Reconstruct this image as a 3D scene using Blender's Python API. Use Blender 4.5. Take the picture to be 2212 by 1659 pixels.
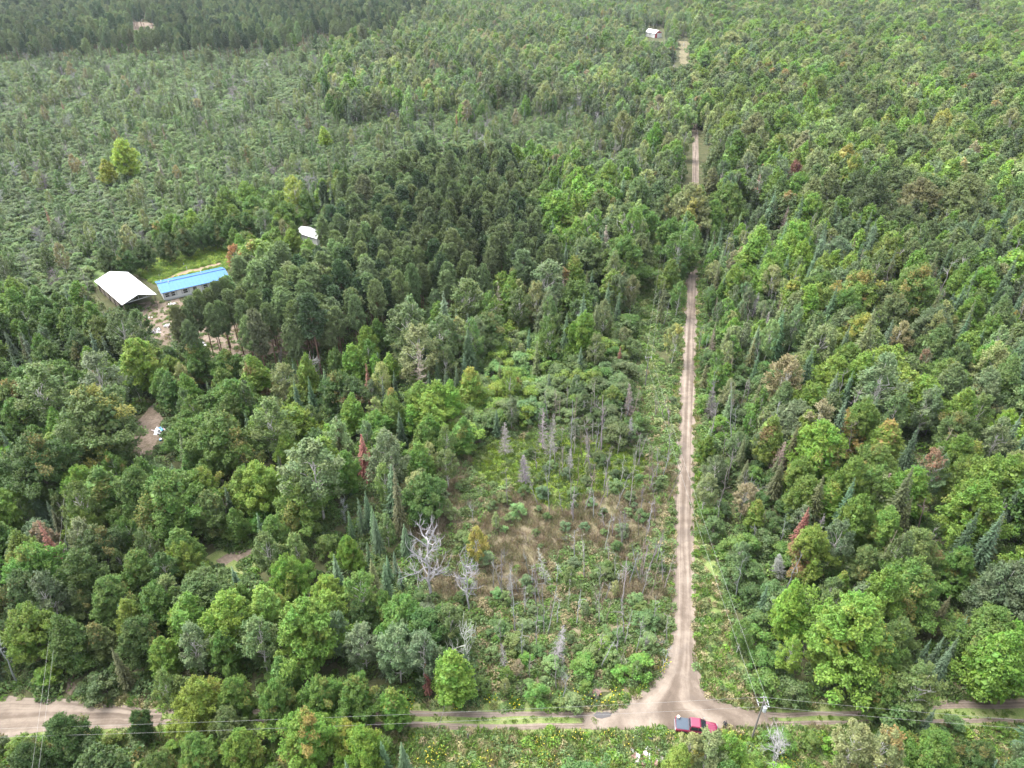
import bpy, bmesh, math
import numpy as np
from mathutils import Vector, Matrix

# ------------------------------------------------------------------ camera, sky, sun, exposure
S = bpy.context.scene
for _o in list(bpy.data.objects):
    bpy.data.objects.remove(_o)
COL = S.collection
H_CAM, FPX, PITCH = 92.0, 1533.0, math.radians(33.1)   # drone height, focal length in units of a 2212-wide frame, tilt
cam_d = bpy.data.cameras.new('camera')
cam = bpy.data.objects.new('camera', cam_d)
COL.objects.link(cam)
cam.location = (0, 0, H_CAM)
cam.rotation_euler = (math.pi / 2 - PITCH, 0, 0)
cam_d.sensor_fit = 'HORIZONTAL'
cam_d.sensor_width = 36
cam_d.lens = 36 * FPX / 2212
cam_d.clip_start = 0.5
cam_d.clip_end = 6000
S.camera = cam

SUN_EL, SUN_AZ = math.radians(62), math.radians(-62)   # azimuth from +Y (view heading), negative = left
W = bpy.data.worlds.new('World')
S.world = W
W.use_nodes = True
nt = W.node_tree
bg = nt.nodes['Background']
sky = nt.nodes.new('ShaderNodeTexSky')
sky.sky_type = 'NISHITA'
sky.sun_disc = False
sky.sun_elevation = SUN_EL
sky.sun_rotation = SUN_AZ
sky.air_density = 1.0
sky.dust_density = 3.0
hs = nt.nodes.new('ShaderNodeHueSaturation')
hs.inputs['Saturation'].default_value = 0.3
nt.links.new(sky.outputs[0], hs.inputs['Color'])
nt.links.new(hs.outputs[0], bg.inputs['Color'])
bg.inputs['Strength'].default_value = 0.15
sl = bpy.data.lights.new('sun', 'SUN')
sun = bpy.data.objects.new('sun', sl)
COL.objects.link(sun)
sl.energy = 1.15
sl.angle = math.radians(45)
sl.color = (1.0, 0.975, 0.93)
sd = Vector((math.sin(SUN_AZ) * math.cos(SUN_EL), math.cos(SUN_AZ) * math.cos(SUN_EL), math.sin(SUN_EL)))
sun.rotation_euler = sd.to_track_quat('Z', 'Y').to_euler()
sun.location = (0, 0, 200)
S.view_settings.view_transform = 'Standard'
S.view_settings.look = 'None'
S.view_settings.gamma = 1
S.view_settings.exposure = 2.62
S.render.engine = 'CYCLES'
S.cycles.max_bounces = 4
S.cycles.diffuse_bounces = 3
S.cycles.glossy_bounces = 2
S.cycles.transmission_bounces = 3
S.cycles.volume_bounces = 0
S.cycles.transparent_max_bounces = 4
S.cycles.caustics_reflective = False
S.cycles.caustics_refractive = False

# ------------------------------------------------------------------ projection helpers (survey of the photograph -> ground plan)
CP, SP = math.cos(PITCH), math.sin(PITCH)
def proj(p):
    p = np.asarray(p, float)
    x, y, z = p[..., 0], p[..., 1], p[..., 2] - H_CAM
    d = y * CP - z * SP
    u = y * SP + z * CP
    return np.stack([1106 + FPX * x / d, 829.5 - FPX * u / d], -1), d
def at(px, py, z=0.0):
    rx, ru = (px - 1106) / FPX, -(py - 829.5) / FPX
    dy, dz = CP + ru * SP, -SP + ru * CP
    t = (z - H_CAM) / dz
    return Vector((rx * t, dy * t, z))
def inpoly(pts, poly):
    x, y = pts[..., 0], pts[..., 1]
    r = np.zeros(x.shape, bool)
    n = len(poly)
    for i in range(n):
        x0, y0 = poly[i]; x1, y1 = poly[(i + 1) % n]
        if y0 == y1: continue
        c = ((y0 > y) != (y1 > y)) & (x < (x1 - x0) * (y - y0) / (y1 - y0) + x0)
        r ^= c
    return r

# ------------------------------------------------------------------ object helpers
def tag(o, label=None, cat=None, group=None, kind=None):
    if label: o['label'] = label
    if cat: o['category'] = cat
    if group: o['group'] = group
    if kind: o['kind'] = kind
    return o
def empty(name, loc=(0, 0, 0), rz=0.0):
    o = bpy.data.objects.new(name, None)
    o.empty_display_size = 0.3
    COL.objects.link(o); o.location = loc; o.rotation_euler = (0, 0, rz)
    return o
def link(name, me, parent=None, mat=None):
    o = bpy.data.objects.new(name, me)
    COL.objects.link(o)
    if parent is not None: o.parent = parent
    if mat is not None: me.materials.append(mat)
    return o
def mesh_np(name, V, F, var=None, mats=None, midx=None, smooth=False):
    """V Nx3, F list of face arrays (each MxK)"""
    me = bpy.data.meshes.new(name)
    V = np.asarray(V, np.float32)
    me.vertices.add(len(V)); me.vertices.foreach_set('co', V.ravel())
    loops = np.concatenate([f.ravel() for f in F]).astype(np.int32)
    tot = np.concatenate([np.full(len(f), f.shape[1], np.int32) for f in F])
    st = np.concatenate([[0], np.cumsum(tot)[:-1]]).astype(np.int32)
    me.loops.add(len(loops)); me.loops.foreach_set('vertex_index', loops)
    me.polygons.add(len(tot)); me.polygons.foreach_set('loop_start', st); me.polygons.foreach_set('loop_total', tot)
    if midx is not None: me.polygons.foreach_set('material_index', np.asarray(midx, np.int32))
    me.polygons.foreach_set('use_smooth', np.full(len(tot), smooth))
    if var is not None:
        a = me.attributes.new('var', 'FLOAT_VECTOR', 'POINT')
        a.data.foreach_set('vector', np.asarray(var, np.float32).ravel())
    for m in mats or []: me.materials.append(m)
    me.update(); me.validate()
    return me
class MB:
    """collects simple solids into one mesh"""
    def __init__(s): s.V = []; s.F = []
    def poly(s, vs, fs):
        o = len(s.V); s.V += [tuple(v) for v in vs]; s.F += [tuple(i + o for i in f) for f in fs]; return s
    def box(s, c, d, rot=None):
        c = Vector(c); hx, hy, hz = d[0] / 2, d[1] / 2, d[2] / 2
        vs = [Vector((x, y, z)) for z in (-hz, hz) for x, y in ((-hx, -hy), (hx, -hy), (hx, hy), (-hx, hy))]
        if rot is not None: vs = [rot @ v for v in vs]
        return s.poly([v + c for v in vs], [(3, 2, 1, 0), (4, 5, 6, 7), (0, 1, 5, 4), (1, 2, 6, 5), (2, 3, 7, 6), (3, 0, 4, 7)])
    def bar(s, a, b, w, h=None):
        a, b = Vector(a), Vector(b); d = b - a
        q = d.to_track_quat('Z', 'Y').to_matrix()
        return s.box((a + b) / 2, (w, h or w, d.length), q)
    def cyl(s, a, b, r0, r1=None, n=12):
        a, b = Vector(a), Vector(b); q = (b - a).to_track_quat('Z', 'Y').to_matrix(); r1 = r0 if r1 is None else r1
        vs = [a + q @ Vector((r0 * math.cos(6.2832 * i / n), r0 * math.sin(6.2832 * i / n), 0)) for i in range(n)]
        vs += [b + q @ Vector((r1 * math.cos(6.2832 * i / n), r1 * math.sin(6.2832 * i / n), 0)) for i in range(n)]
        fs = [(i, (i + 1) % n, n + (i + 1) % n, n + i) for i in range(n)] + [tuple(range(n - 1, -1, -1)), tuple(range(n, 2 * n))]
        return s.poly(vs, fs)
    def prism(s, pts, axis_a, axis_b):
        """polygon pts (3d list) extruded between offsets axis_a and axis_b (vectors)"""
        n = len(pts); A = Vector(axis_a); B = Vector(axis_b)
        vs = [Vector(p) + A for p in pts] + [Vector(p) + B for p in pts]
        fs = [tuple(range(n - 1, -1, -1)), tuple(range(n, 2 * n))] + [(i, (i + 1) % n, n + (i + 1) % n, n + i) for i in range(n)]
        return s.poly(vs, fs)
    def build(s, name, mat, parent=None, bevel=0.0, smooth=False):
        me = bpy.data.meshes.new(name); me.from_pydata(s.V, [], s.F); 
        bm = bmesh.new(); bm.from_mesh(me)
        if bevel: bmesh.ops.bevel(bm, geom=bm.edges[:], offset=bevel, segments=2, affect='EDGES', clamp_overlap=True)
        bmesh.ops.recalc_face_normals(bm, faces=bm.faces); bm.to_mesh(me); bm.free()
        if smooth: me.polygons.foreach_set('use_smooth', np.ones(len(me.polygons), bool))
        return link(name, me, parent, mat)

# ------------------------------------------------------------------ materials
def nodes(name):
    m = bpy.data.materials.new(name); m.use_nodes = True
    return m, m.node_tree, m.node_tree.nodes['Principled BSDF']
def N(t, kind, **kw):
    n = t.nodes.new(kind)
    for k, v in kw.items(): setattr(n, k, v)
    return n
def mathn(t, op, a, b=None, c=None):
    n = N(t, 'ShaderNodeMath', operation=op)
    for i, v in enumerate((a, b, c)):
        if v is None: continue
        if isinstance(v, (int, float)): n.inputs[i].default_value = v
        else: t.links.new(v, n.inputs[i])
    return n.outputs[0]
def mixc(t, f, a, b, mode='MIX'):
    n = N(t, 'ShaderNodeMix', data_type='RGBA', blend_type=mode)
    for s, v in ((0, f), (6, a), (7, b)):
        if isinstance(v, (int, float)): n.inputs[s].default_value = v
        elif isinstance(v, tuple): n.inputs[s].default_value = (*v, 1)
        else: t.links.new(v, n.inputs[s])
    return n.outputs[2]
def noise(t, vec, scale, detail=4, rough=0.55):
    n = N(t, 'ShaderNodeTexNoise'); n.inputs['Scale'].default_value = scale; n.inputs['Detail'].default_value = detail
    n.inputs['Roughness'].default_value = rough
    if vec is not None: t.links.new(vec, n.inputs['Vector'])
    return n.outputs['Fac']
def ramp(t, f, stops):
    n = N(t, 'ShaderNodeValToRGB'); cr = n.color_ramp
    while len(cr.elements) < len(stops): cr.elements.new(0.5)
    for e, (p, c) in zip(cr.elements, stops): e.position = p; e.color = (*c, 1) if len(c) == 3 else c
    t.links.new(f, n.inputs[0]); return n.outputs[0]
def bump(t, b, h, strength=0.5, dist=0.1):
    n = N(t, 'ShaderNodeBump'); n.inputs['Strength'].default_value = strength; n.inputs['Distance'].default_value = dist
    t.links.new(h, n.inputs['Height']); t.links.new(n.outputs[0], b.inputs['Normal'])
def wpos(t): return N(t, 'ShaderNodeNewGeometry').outputs['Position']
def paint(name, col, rough=0.5, var=0.12, scale=3.0, metal=0.0, spec=0.5):
    m, t, b = nodes(name)
    f = noise(t, N(t, 'ShaderNodeTexCoord').outputs['Object'], scale)
    c = mixc(t, f, tuple(max(0, v * (1 - var)) for v in col), tuple(min(1, v * (1 + var)) for v in col))
    t.links.new(c, b.inputs['Base Color']); b.inputs['Roughness'].default_value = rough; b.inputs['Metallic'].default_value = metal
    b.inputs['Specular IOR Level'].default_value = spec
    return m
def leaf_mat(name, trans=0.36, rough=0.55, pale=0.25, spec=0.3):
    m, t, b = nodes(name)
    tint = N(t, 'ShaderNodeAttribute', attribute_type='INSTANCER', attribute_name='tint')
    fall = N(t, 'ShaderNodeAttribute', attribute_type='INSTANCER', attribute_name='fall')
    var = N(t, 'ShaderNodeAttribute', attribute_type='GEOMETRY', attribute_name='var')
    sep = N(t, 'ShaderNodeSeparateXYZ'); t.links.new(var.outputs['Vector'], sep.inputs[0])
    # leaf-to-leaf variation of tone and hue, patches of turning leaves
    v = mathn(t, 'MULTIPLY_ADD', sep.outputs[0], 0.7, 0.65)
    hsv = N(t, 'ShaderNodeHueSaturation'); t.links.new(tint.outputs['Color'], hsv.inputs['Color'])
    t.links.new(mathn(t, 'MULTIPLY_ADD', sep.outputs[2], 0.05, 0.475), hsv.inputs['Hue'])
    t.links.new(v, hsv.inputs['Value'])
    amt = N(t, 'ShaderNodeAttribute', attribute_type='INSTANCER', attribute_name='famt')
    d = mathn(t, 'SUBTRACT', amt.outputs['Fac'], sep.outputs[1])
    mr = N(t, 'ShaderNodeMapRange'); t.links.new(d, mr.inputs[0]); mr.inputs[1].default_value = -0.06; mr.inputs[2].default_value = 0.1
    mk = mathn(t, 'MULTIPLY', mr.outputs[0], mathn(t, 'MULTIPLY_ADD', sep.outputs[0], 0.5, 0.5))
    c = mixc(t, mk, hsv.outputs[0], fall.outputs['Color'])
    back = N(t, 'ShaderNodeNewGeometry').outputs['Backfacing']
    c2 = mixc(t, mathn(t, 'MULTIPLY', back, pale), c, (0.20, 0.24, 0.14))
    t.links.new(c2, b.inputs['Base Color']); b.inputs['Roughness'].default_value = rough; b.inputs['Specular IOR Level'].default_value = spec
    tr = N(t, 'ShaderNodeBsdfTranslucent'); t.links.new(mixc(t, 1.0, c, (1.15, 1.25, 0.6), 'MULTIPLY'), tr.inputs['Color'])
    mx = N(t, 'ShaderNodeMixShader'); mx.inputs[0].default_value = trans
    t.links.new(b.outputs[0], mx.inputs[1]); t.links.new(tr.outputs[0], mx.inputs[2])
    t.links.new(mx.outputs[0], t.nodes['Material Output'].inputs['Surface'])
    return m
M_LEAF = leaf_mat('leaf')
M_NEEDLE = leaf_mat('needle', trans=0.16, rough=0.6, pale=0.1, spec=0.2)
M_BLADE = leaf_mat('blade', trans=0.25, rough=0.6, pale=0.0, spec=0.2)
def bark_mat(name, a, b_, scale=2.5):
    m, t, b = nodes(name)
    mp = N(t, 'ShaderNodeMapping'); mp.inputs['Scale'].default_value = (1, 1, 0.3)
    t.links.new(N(t, 'ShaderNodeTexCoord').outputs['Object'], mp.inputs[0])
    f = noise(t, mp.outputs[0], scale)
    t.links.new(ramp(t, f, [(0.3, a), (0.7, b_)]), b.inputs['Base Color']); b.inputs['Roughness'].default_value = 0.9
    b.inputs['Specular IOR Level'].default_value = 0.1
    return m
M_BARK = bark_mat('maple_bark', (0.07, 0.058, 0.045), (0.17, 0.145, 0.12))
M_BIRCH = bark_mat('birch_bark', (0.20, 0.18, 0.16), (0.55, 0.53, 0.48), 3)
M_PINEB = bark_mat('pine_bark', (0.09, 0.055, 0.04), (0.21, 0.13, 0.095))
m, t, b = nodes('weathered_wood'); M_DEAD = m
_ti = N(t, 'ShaderNodeAttribute', attribute_type='INSTANCER', attribute_name='tint')
_f = noise(t, N(t, 'ShaderNodeTexCoord').outputs['Object'], 1.7)
t.links.new(mixc(t, 1.0, _ti.outputs['Color'], ramp(t, _f, [(0.25, (0.55, 0.52, 0.5)), (0.7, (1.1, 1.08, 1.05))]), 'MULTIPLY'), b.inputs['Base Color'])
b.inputs['Roughness'].default_value = 0.9; b.inputs['Specular IOR Level'].default_value = 0.15
def ground_mat(name, stops, s1=0.35, s2=3.0, bs=0.6):
    m, t, b = nodes(name)
    p = wpos(t)
    f = mathn(t, 'ADD', mathn(t, 'MULTIPLY', noise(t, p, s1, 6, 0.65), 0.6), mathn(t, 'MULTIPLY', noise(t, p, s2, 5, 0.7), 0.4))
    t.links.new(ramp(t, f, stops), b.inputs['Base Color']); b.inputs['Roughness'].default_value = 0.95
    b.inputs['Specular IOR Level'].default_value = 0.1
    bump(t, b, noise(t, p, s2 * 2, 6, 0.7), bs, 0.15)
    return m
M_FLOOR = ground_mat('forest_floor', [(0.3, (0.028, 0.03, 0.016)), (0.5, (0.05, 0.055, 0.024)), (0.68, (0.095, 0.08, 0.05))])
M_MARSH = ground_mat('marsh_floor', [(0.3, (0.07, 0.075, 0.032)), (0.5, (0.125, 0.11, 0.065)), (0.7, (0.19, 0.155, 0.11))])
M_TURF = ground_mat('turf', [(0.3, (0.075, 0.115, 0.035)), (0.5, (0.12, 0.155, 0.05)), (0.68, (0.22, 0.205, 0.11))], 0.5, 4)
M_SWAMP = ground_mat('swamp_floor', [(0.3, (0.045, 0.072, 0.024)), (0.55, (0.075, 0.11, 0.038)), (0.7, (0.11, 0.13, 0.055))], 0.12, 1.5)
M_LUSH = ground_mat('lush_grass', [(0.3, (0.06, 0.10, 0.02)), (0.55, (0.11, 0.16, 0.03)), (0.7, (0.16, 0.19, 0.06))], 0.3, 3)
M_SOIL = ground_mat('garden_soil', [(0.3, (0.12, 0.085, 0.06)), (0.6, (0.21, 0.16, 0.11)), (0.75, (0.16, 0.17, 0.07))], 0.4, 3)
M_SAND = ground_mat('sandy_yard', [(0.34, (0.06, 0.055, 0.03)), (0.45, (0.105, 0.082, 0.06)), (0.56, (0.15, 0.117, 0.092)), (0.72, (0.205, 0.17, 0.14))], 0.25, 2)
# dirt road: lengthwise wheel streaks along the strip, damp patches, stones
m, t, b = nodes('dirt_road'); M_ROAD = m
uv = N(t, 'ShaderNodeUVMap').outputs[0]
mp = N(t, 'ShaderNodeMapping'); mp.inputs['Scale'].default_value = (7, 0.05, 1); t.links.new(uv, mp.inputs[0])
mp2 = N(t, 'ShaderNodeMapping'); mp2.inputs['Scale'].default_value = (3, 0.035, 1); mp2.inputs['Location'].default_value = (3, 7, 0); t.links.new(uv, mp2.inputs[0])
st = mathn(t, 'ADD', mathn(t, 'MULTIPLY', noise(t, mp.outputs[0], 1.0, 5, 0.6), 0.45), mathn(t, 'MULTIPLY', noise(t, mp2.outputs[0], 1.0, 3, 0.5), 0.35))
p = wpos(t)
st = mathn(t, 'ADD', st, mathn(t, 'MULTIPLY', noise(t, p, 0.45, 6, 0.7), 0.35))
sx_ = N(t, 'ShaderNodeSeparateXYZ'); t.links.new(uv, sx_.inputs[0])
wob = mathn(t, 'MULTIPLY_ADD', noise(t, mp2.outputs[0], 0.6, 2), 0.10, -0.05)
uu = mathn(t, 'ADD', sx_.outputs[0], wob)
def rut(c0, w_):
    q = mathn(t, 'DIVIDE', mathn(t, 'SUBTRACT', uu, c0), w_); return mathn(t, 'POWER', 2.718, mathn(t, 'MULTIPLY', mathn(t, 'MULTIPLY', q, q), -1.0))
ruts = mathn(t, 'ADD', mathn(t, 'ADD', mathn(t, 'MULTIPLY', rut(0.5, 0.09), 0.10), mathn(t, 'MULTIPLY', rut(0.78, 0.06), 0.09)), mathn(t, 'MULTIPLY', rut(0.16, 0.05), 0.06))
st = mathn(t, 'SUBTRACT', mathn(t, 'ADD', st, 0.02), ruts)
c = ramp(t, st, [(0.42, (0.060, 0.045, 0.034)), (0.52, (0.102, 0.080, 0.062)), (0.60, (0.162, 0.132, 0.105)), (0.74, (0.245, 0.205, 0.167))])
damp = N(t, 'ShaderNodeMapRange'); t.links.new(noise(t, p, 0.16, 5, 0.7), damp.inputs[0]); damp.inputs[1].default_value = 0.52; damp.inputs[2].default_value = 0.66
c = mixc(t, mathn(t, 'MULTIPLY', damp.outputs[0], 0.55), c, (0.085, 0.071, 0.062))
c = mixc(t, mathn(t, 'MULTIPLY', noise(t, p, 9, 4, 0.8), 0.5), c, (0.115, 0.092, 0.074))
t.links.new(c, b.inputs['Base Color']); b.inputs['Roughness'].default_value = 0.93; b.inputs['Specular IOR Level'].default_value = 0.15
bump(t, b, mathn(t, 'ADD', st, mathn(t, 'MULTIPLY', noise(t, p, 6, 5, 0.7), 0.3)), 0.7, 0.2)

# ------------------------------------------------------------------ tree prototypes
def rot_perp(n, rng):
    r = rng.normal(size=n.shape)
    tt = np.cross(n, r); tt /= np.linalg.norm(tt, axis=1, keepdims=True) + 1e-9
    return tt, np.cross(n, tt)
def unit(v): return v / (np.linalg.norm(v, axis=-1, keepdims=True) + 1e-9)
def leaf_quads(C, Nn, size, asp, rng, tang=None):
    Nn = unit(Nn)
    if tang is None: T, B = rot_perp(Nn, rng)
    else:
        T = unit(tang); B = unit(np.cross(Nn, T))
    s = np.asarray(size).reshape(-1, 1); a = s * asp
    k = len(C)
    V = np.stack([C + T * s, C + B * a - Nn * s * 0.12, C - T * s, C - B * a - Nn * s * 0.12], 1).reshape(-1, 3)
    return V, np.arange(4 * k).reshape(k, 4)
def patch(P, seed, sc):
    r = np.random.default_rng(seed); v = np.zeros(len(P))
    for i in range(5):
        k = r.normal(size=3) * (1.2 + 0.6 * i) / sc; v += np.sin(P @ k + r.uniform(0, 6.28)) / (1 + 0.4 * i)
    o = np.argsort(np.argsort(v)); return (o + 0.5) / len(P)
def lobed(C, R, n_per, size, asp, rng, seed, flat=0.7, up=0.8, shell=0.45, sc=3.0, spray=0.0):
    """leaf-sized faces spread over many lobes"""
    cnt = np.maximum(8, (n_per * (R / R.mean()) ** 2).astype(int))
    idx = np.repeat(np.arange(len(C)), cnt); k = len(idx)
    d = unit(rng.normal(size=(k, 3)) + np.array([0, 0, 0.35]))
    rad = R[idx, None] * (shell + (1 - shell) * rng.random((k, 1)) ** 0.6)
    off = d * rad * np.array([1, 1, flat])
    if spray:   # sprays reach outwards along their twig
        ax = unit(C * np.array([1, 1, 0.0]) + np.array([0, 0, 0.9 * R.mean() * 2]))[idx]
        off = off + ax * (off * ax).sum(1, keepdims=True) * spray
    P = C[idx] + off
    if spray:   # leafy shoots that break the outline
        ns = 4; sdir = unit(unit(C * np.array([1, 1, 0.25]) + 1e-6)[:, None] * 0.7 + np.array([0, 0, 0.75]) + rng.normal(size=(len(C), ns, 3)) * 0.55)
        ms = rng.random(k) < 0.4; w_ = rng.integers(0, ns, k); t_ = rng.random((k, 1))
        Q = C[idx] + sdir[idx, w_] * R[idx, None] * (0.5 + 1.05 * t_) + rng.normal(size=(k, 3)) * 0.13 * (1.25 - t_) * R[idx, None] * 1.4
        P = np.where(ms[:, None], Q, P)
    Nn = d * 0.8 + np.array([0, 0, up]) + rng.normal(size=(k, 3)) * 0.42
    V, F = leaf_quads(P, Nn, rng.uniform(size[0], size[1], k), asp, rng)
    lob = patch(C, seed, sc)[idx]
    lv = rng.random(k); hv = np.clip(0.5 + 0.2 * rng.normal(size=len(C))[idx] + 0.15 * rng.normal(size=k), 0, 1)
    tone = np.clip(0.75 * lv + 0.25 * rng.random(len(C))[idx], 0, 1)
    var = np.repeat(np.stack([tone, np.clip(lob + 0.08 * rng.normal(size=k), 0, 1), hv], 1), 4, 0)
    return V, F, var
def tubes(paths, sides=5):
    """paths: list of (pts Nx3, radii N)"""
    Vs, Fs, o = [], [], 0
    for P, R in paths:
        P = np.asarray(P, float); R = np.asarray(R, float); n = len(P)
        T = np.gradient(P, axis=0); T = unit(T)
        ref = np.where(np.abs(T[:, 2:3]) > 0.9, np.array([[1., 0, 0]]), np.array([[0, 0, 1.]]))
        A = unit(np.cross(T, ref)); B = np.cross(T, A)
        an = np.arange(sides) * 2 * math.pi / sides
        V = P[:, None] + R[:, None, None] * (np.cos(an)[None, :, None] * A[:, None] + np.sin(an)[None, :, None] * B[:, None])
        Vs.append(V.reshape(-1, 3))
        i = np.arange(n - 1)[:, None] * sides; j = np.arange(sides)[None]; j2 = (j + 1) % sides
        Fs.append((o + np.stack([i + j, i + j2, i + sides + j2, i + sides + j], -1)).reshape(-1, 4))
        o += n * sides
    return np.concatenate(Vs), np.concatenate(Fs)
def curve_to(a, b, rng, k=5, bend=0.08, lift=0.0):
    a, b = np.asarray(a, float), np.asarray(b, float); L = np.linalg.norm(b - a)
    s = np.linspace(0, 1, k)[:, None]
    P = a + (b - a) * s + rng.normal(size=(k, 3)) * bend * L * (s * (1 - s) * 3) + np.array([0, 0, lift * L]) * (s * (1 - s) * 4)
    return P
def mk_maple(seed, lo=False, narrow=1.0, point=0.0):
    rng = np.random.default_rng(seed)
    H, R, zb = 14.0, 5.2 * narrow, 2.2
    n = 135
    tt = np.sort(rng.beta(1.25, 1.1, n)); an = np.arange(n) * 2.39996 + rng.normal(size=n) * 0.5
    ph = rng.uniform(0, 6.28, 3); asym = 1 + 0.16 * np.sin(an + ph[0]) + 0.15 * np.sin(2 * an + ph[1] + 2 * tt) + 0.13 * np.sin(3 * an + ph[2] + 5 * tt)
    prof = np.sin(np.pi * np.clip(0.16 + 0.84 * tt, 0, 0.985) ** 1.15) ** 0.62
    egg = np.where(tt < 0.28, (0.25 + 0.75 * tt / 0.28) ** 0.6, np.clip((1.03 - tt) / 0.75, 0, 1) ** 0.85)
    prof = prof * (1 - point) + egg * point
    rr = R * prof * asym * np.where(rng.random(n) < 0.12, rng.uniform(1.0, 1.2, n), rng.uniform(0.55, 1.0, n))
    C = np.stack([np.cos(an) * rr, np.sin(an) * rr, zb + (H - 1.1 - zb) * tt + rng.normal(size=n) * 0.35], 1)
    LR = rng.uniform(0.6, 1.25, n) * (1.1 - 0.3 * tt)
    V, F, var = lobed(C, LR, 70 if lo else 240, (0.21, 0.36) if lo else (0.11, 0.2), 0.6, rng, seed, sc=R, flat=0.6, spray=0.7)
    # inner foliage that closes the crown
    m2 = 25; t2 = rng.random(m2); a2 = rng.uniform(0, 6.28, m2); p2 = np.sin(np.pi * (0.16 + 0.8 * t2)) ** 0.6
    C2 = np.stack([np.cos(a2) * R * p2 * 0.4, np.sin(a2) * R * p2 * 0.4, zb + (H - 2.5 - zb) * t2], 1)
    V2, F2, var2 = lobed(C2, np.full(m2, 1.7), 22 if lo else 55, (0.34, 0.55), 0.65, rng, seed + 5, sc=R)
    paths = [(curve_to((0, 0, -0.3), (rng.normal() * .4, rng.normal() * .4, H * 0.82), rng, 7, 0.02), np.linspace(0.24, 0.04, 7))]
    for i in rng.choice(n, 16, False):
        z0 = max(1.2, C[i, 2] * rng.uniform(0.45, 0.7)); paths.append((curve_to((0, 0, z0), C[i], rng, 5, 0.06, 0.08), np.linspace(0.1, 0.02, 5)))
    return (np.concatenate([V, V2]), np.concatenate([F, F2 + len(V)]), np.concatenate([var, var2])), tubes(paths), R, H, M_LEAF, M_BARK
def mk_birch(seed, lo=False):
    rng = np.random.default_rng(seed)
    H, R, zb = 14.0, 3.0, 3.6
    n = 62
    tt = np.sort(rng.beta(1.2, 1.0, n)); an = np.arange(n) * 2.39996 + rng.normal(size=n) * 0.6
    prof = np.sin(np.pi * np.clip(0.2 + 0.8 * tt, 0, 0.97) ** 1.25) ** 0.75
    rr = R * prof * rng.uniform(0.45, 1.05, n)
    C = np.stack([np.cos(an) * rr, np.sin(an) * rr, zb + (H - 0.7 - zb) * tt + rng.normal(size=n) * 0.4], 1)
    LR = rng.uniform(0.5, 1.0, n)
    V, F, var = lobed(C, LR, 40 if lo else 125, (0.22, 0.36) if lo else (0.12, 0.21), 0.62, rng, seed, flat=0.8, shell=0.2, sc=R, spray=0.5)
    top = np.array((rng.normal() * .6, rng.normal() * .6, H - 0.4))
    paths = [(curve_to((0, 0, -0.3), top, rng, 8, 0.025), np.linspace(0.16, 0.025, 8))]
    for i in rng.choice(n, 24, False):
        z0 = C[i, 2] * rng.uniform(0.6, 0.85); f = z0 / H; paths.append((curve_to(np.array((top[0] * f, top[1] * f, z0)), C[i] * np.array([1.08, 1.08, 1.03]), rng, 5, 0.08, 0.05), np.linspace(0.065, 0.015, 5)))
    return (V, F, var), tubes(paths), R, H, M_LEAF, M_BIRCH
def mk_pine(seed, lo=False, zb=7.5):
    rng = np.random.default_rng(seed)
    H, R = 18.0, 2.5
    Cs, paths = [], []
    lean = rng.normal(size=2) * 0.35
    z = zb; tr = lambda z: np.array((lean[0] * z / H, lean[1] * z / H, z))
    while z < H - 0.3:
        f = (z - zb) / (H - zb); L = R * ((0.55 + 0.45 * f / 0.25) if f < 0.25 else ((1 - f) / 0.75) ** 0.55) + 0.12
        k = rng.integers(4, 7); a0 = rng.uniform(0, 6.28)
        for j in range(k):
            a = a0 + 6.28 * j / k + rng.normal() * 0.25; l = L * rng.uniform(0.6, 1.1)
            up = rng.uniform(0.05, 0.35) * l + 0.3 * f * l
            e = tr(z) + np.array((math.cos(a) * l, math.sin(a) * l, up)); paths.append((curve_to(tr(z), e, rng, 4, 0.05, -0.06), np.linspace(0.045, 0.015, 4)))
            Cs.append(e)
            for q in range(2 if l > 0.9 else 1):
                s = rng.uniform(0.45, 0.9); Cs.append(tr(z) + (e - tr(z)) * s + rng.normal(size=3) * 0.25)
        z += rng.uniform(0.6, 0.85)
    Cs.append(tr(H))
    for _ in range(10):   # dead lower stubs
        z = rng.uniform(3.5, zb); a = rng.uniform(0, 6.28); l = rng.uniform(0.5, 1.6); paths.append((curve_to(tr(z), tr(z) + np.array((math.cos(a) * l, math.sin(a) * l, rng.normal() * .2)), rng, 4, 0.05), np.linspace(0.035, 0.012, 4)))
    C = np.array(Cs); n = len(C); per = 18 if lo else 50
    idx = np.repeat(np.arange(n), per); k = len(idx)
    d = unit(rng.normal(size=(k, 3)) + np.array([0, 0, 0.75]))
    ln = rng.uniform(0.22, 0.42, k) * (1.2 if lo else 1)
    P = C[idx] + d * ln[:, None] * 0.9 + rng.normal(size=(k, 3)) * 0.07
    nn = np.cross(d, rng.normal(size=(k, 3)))
    V, F = leaf_quads(P, nn, ln, 0.34 if lo else 0.26, rng, tang=d)
    lob = patch(C, seed, R)[idx]; lobt = rng.random(n)[idx]
    var = np.repeat(np.stack([0.55 * rng.random(k) + 0.45 * lobt, lob, 0.35 + 0.3 * rng.random(k)], 1), 4, 0)
    paths.insert(0, (np.stack([tr(q) for q in np.linspace(-0.3, H, 8)]), np.linspace(0.19, 0.03, 8)))
    return (V, F, var), tubes(paths), R, H, M_NEEDLE, M_PINEB
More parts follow.
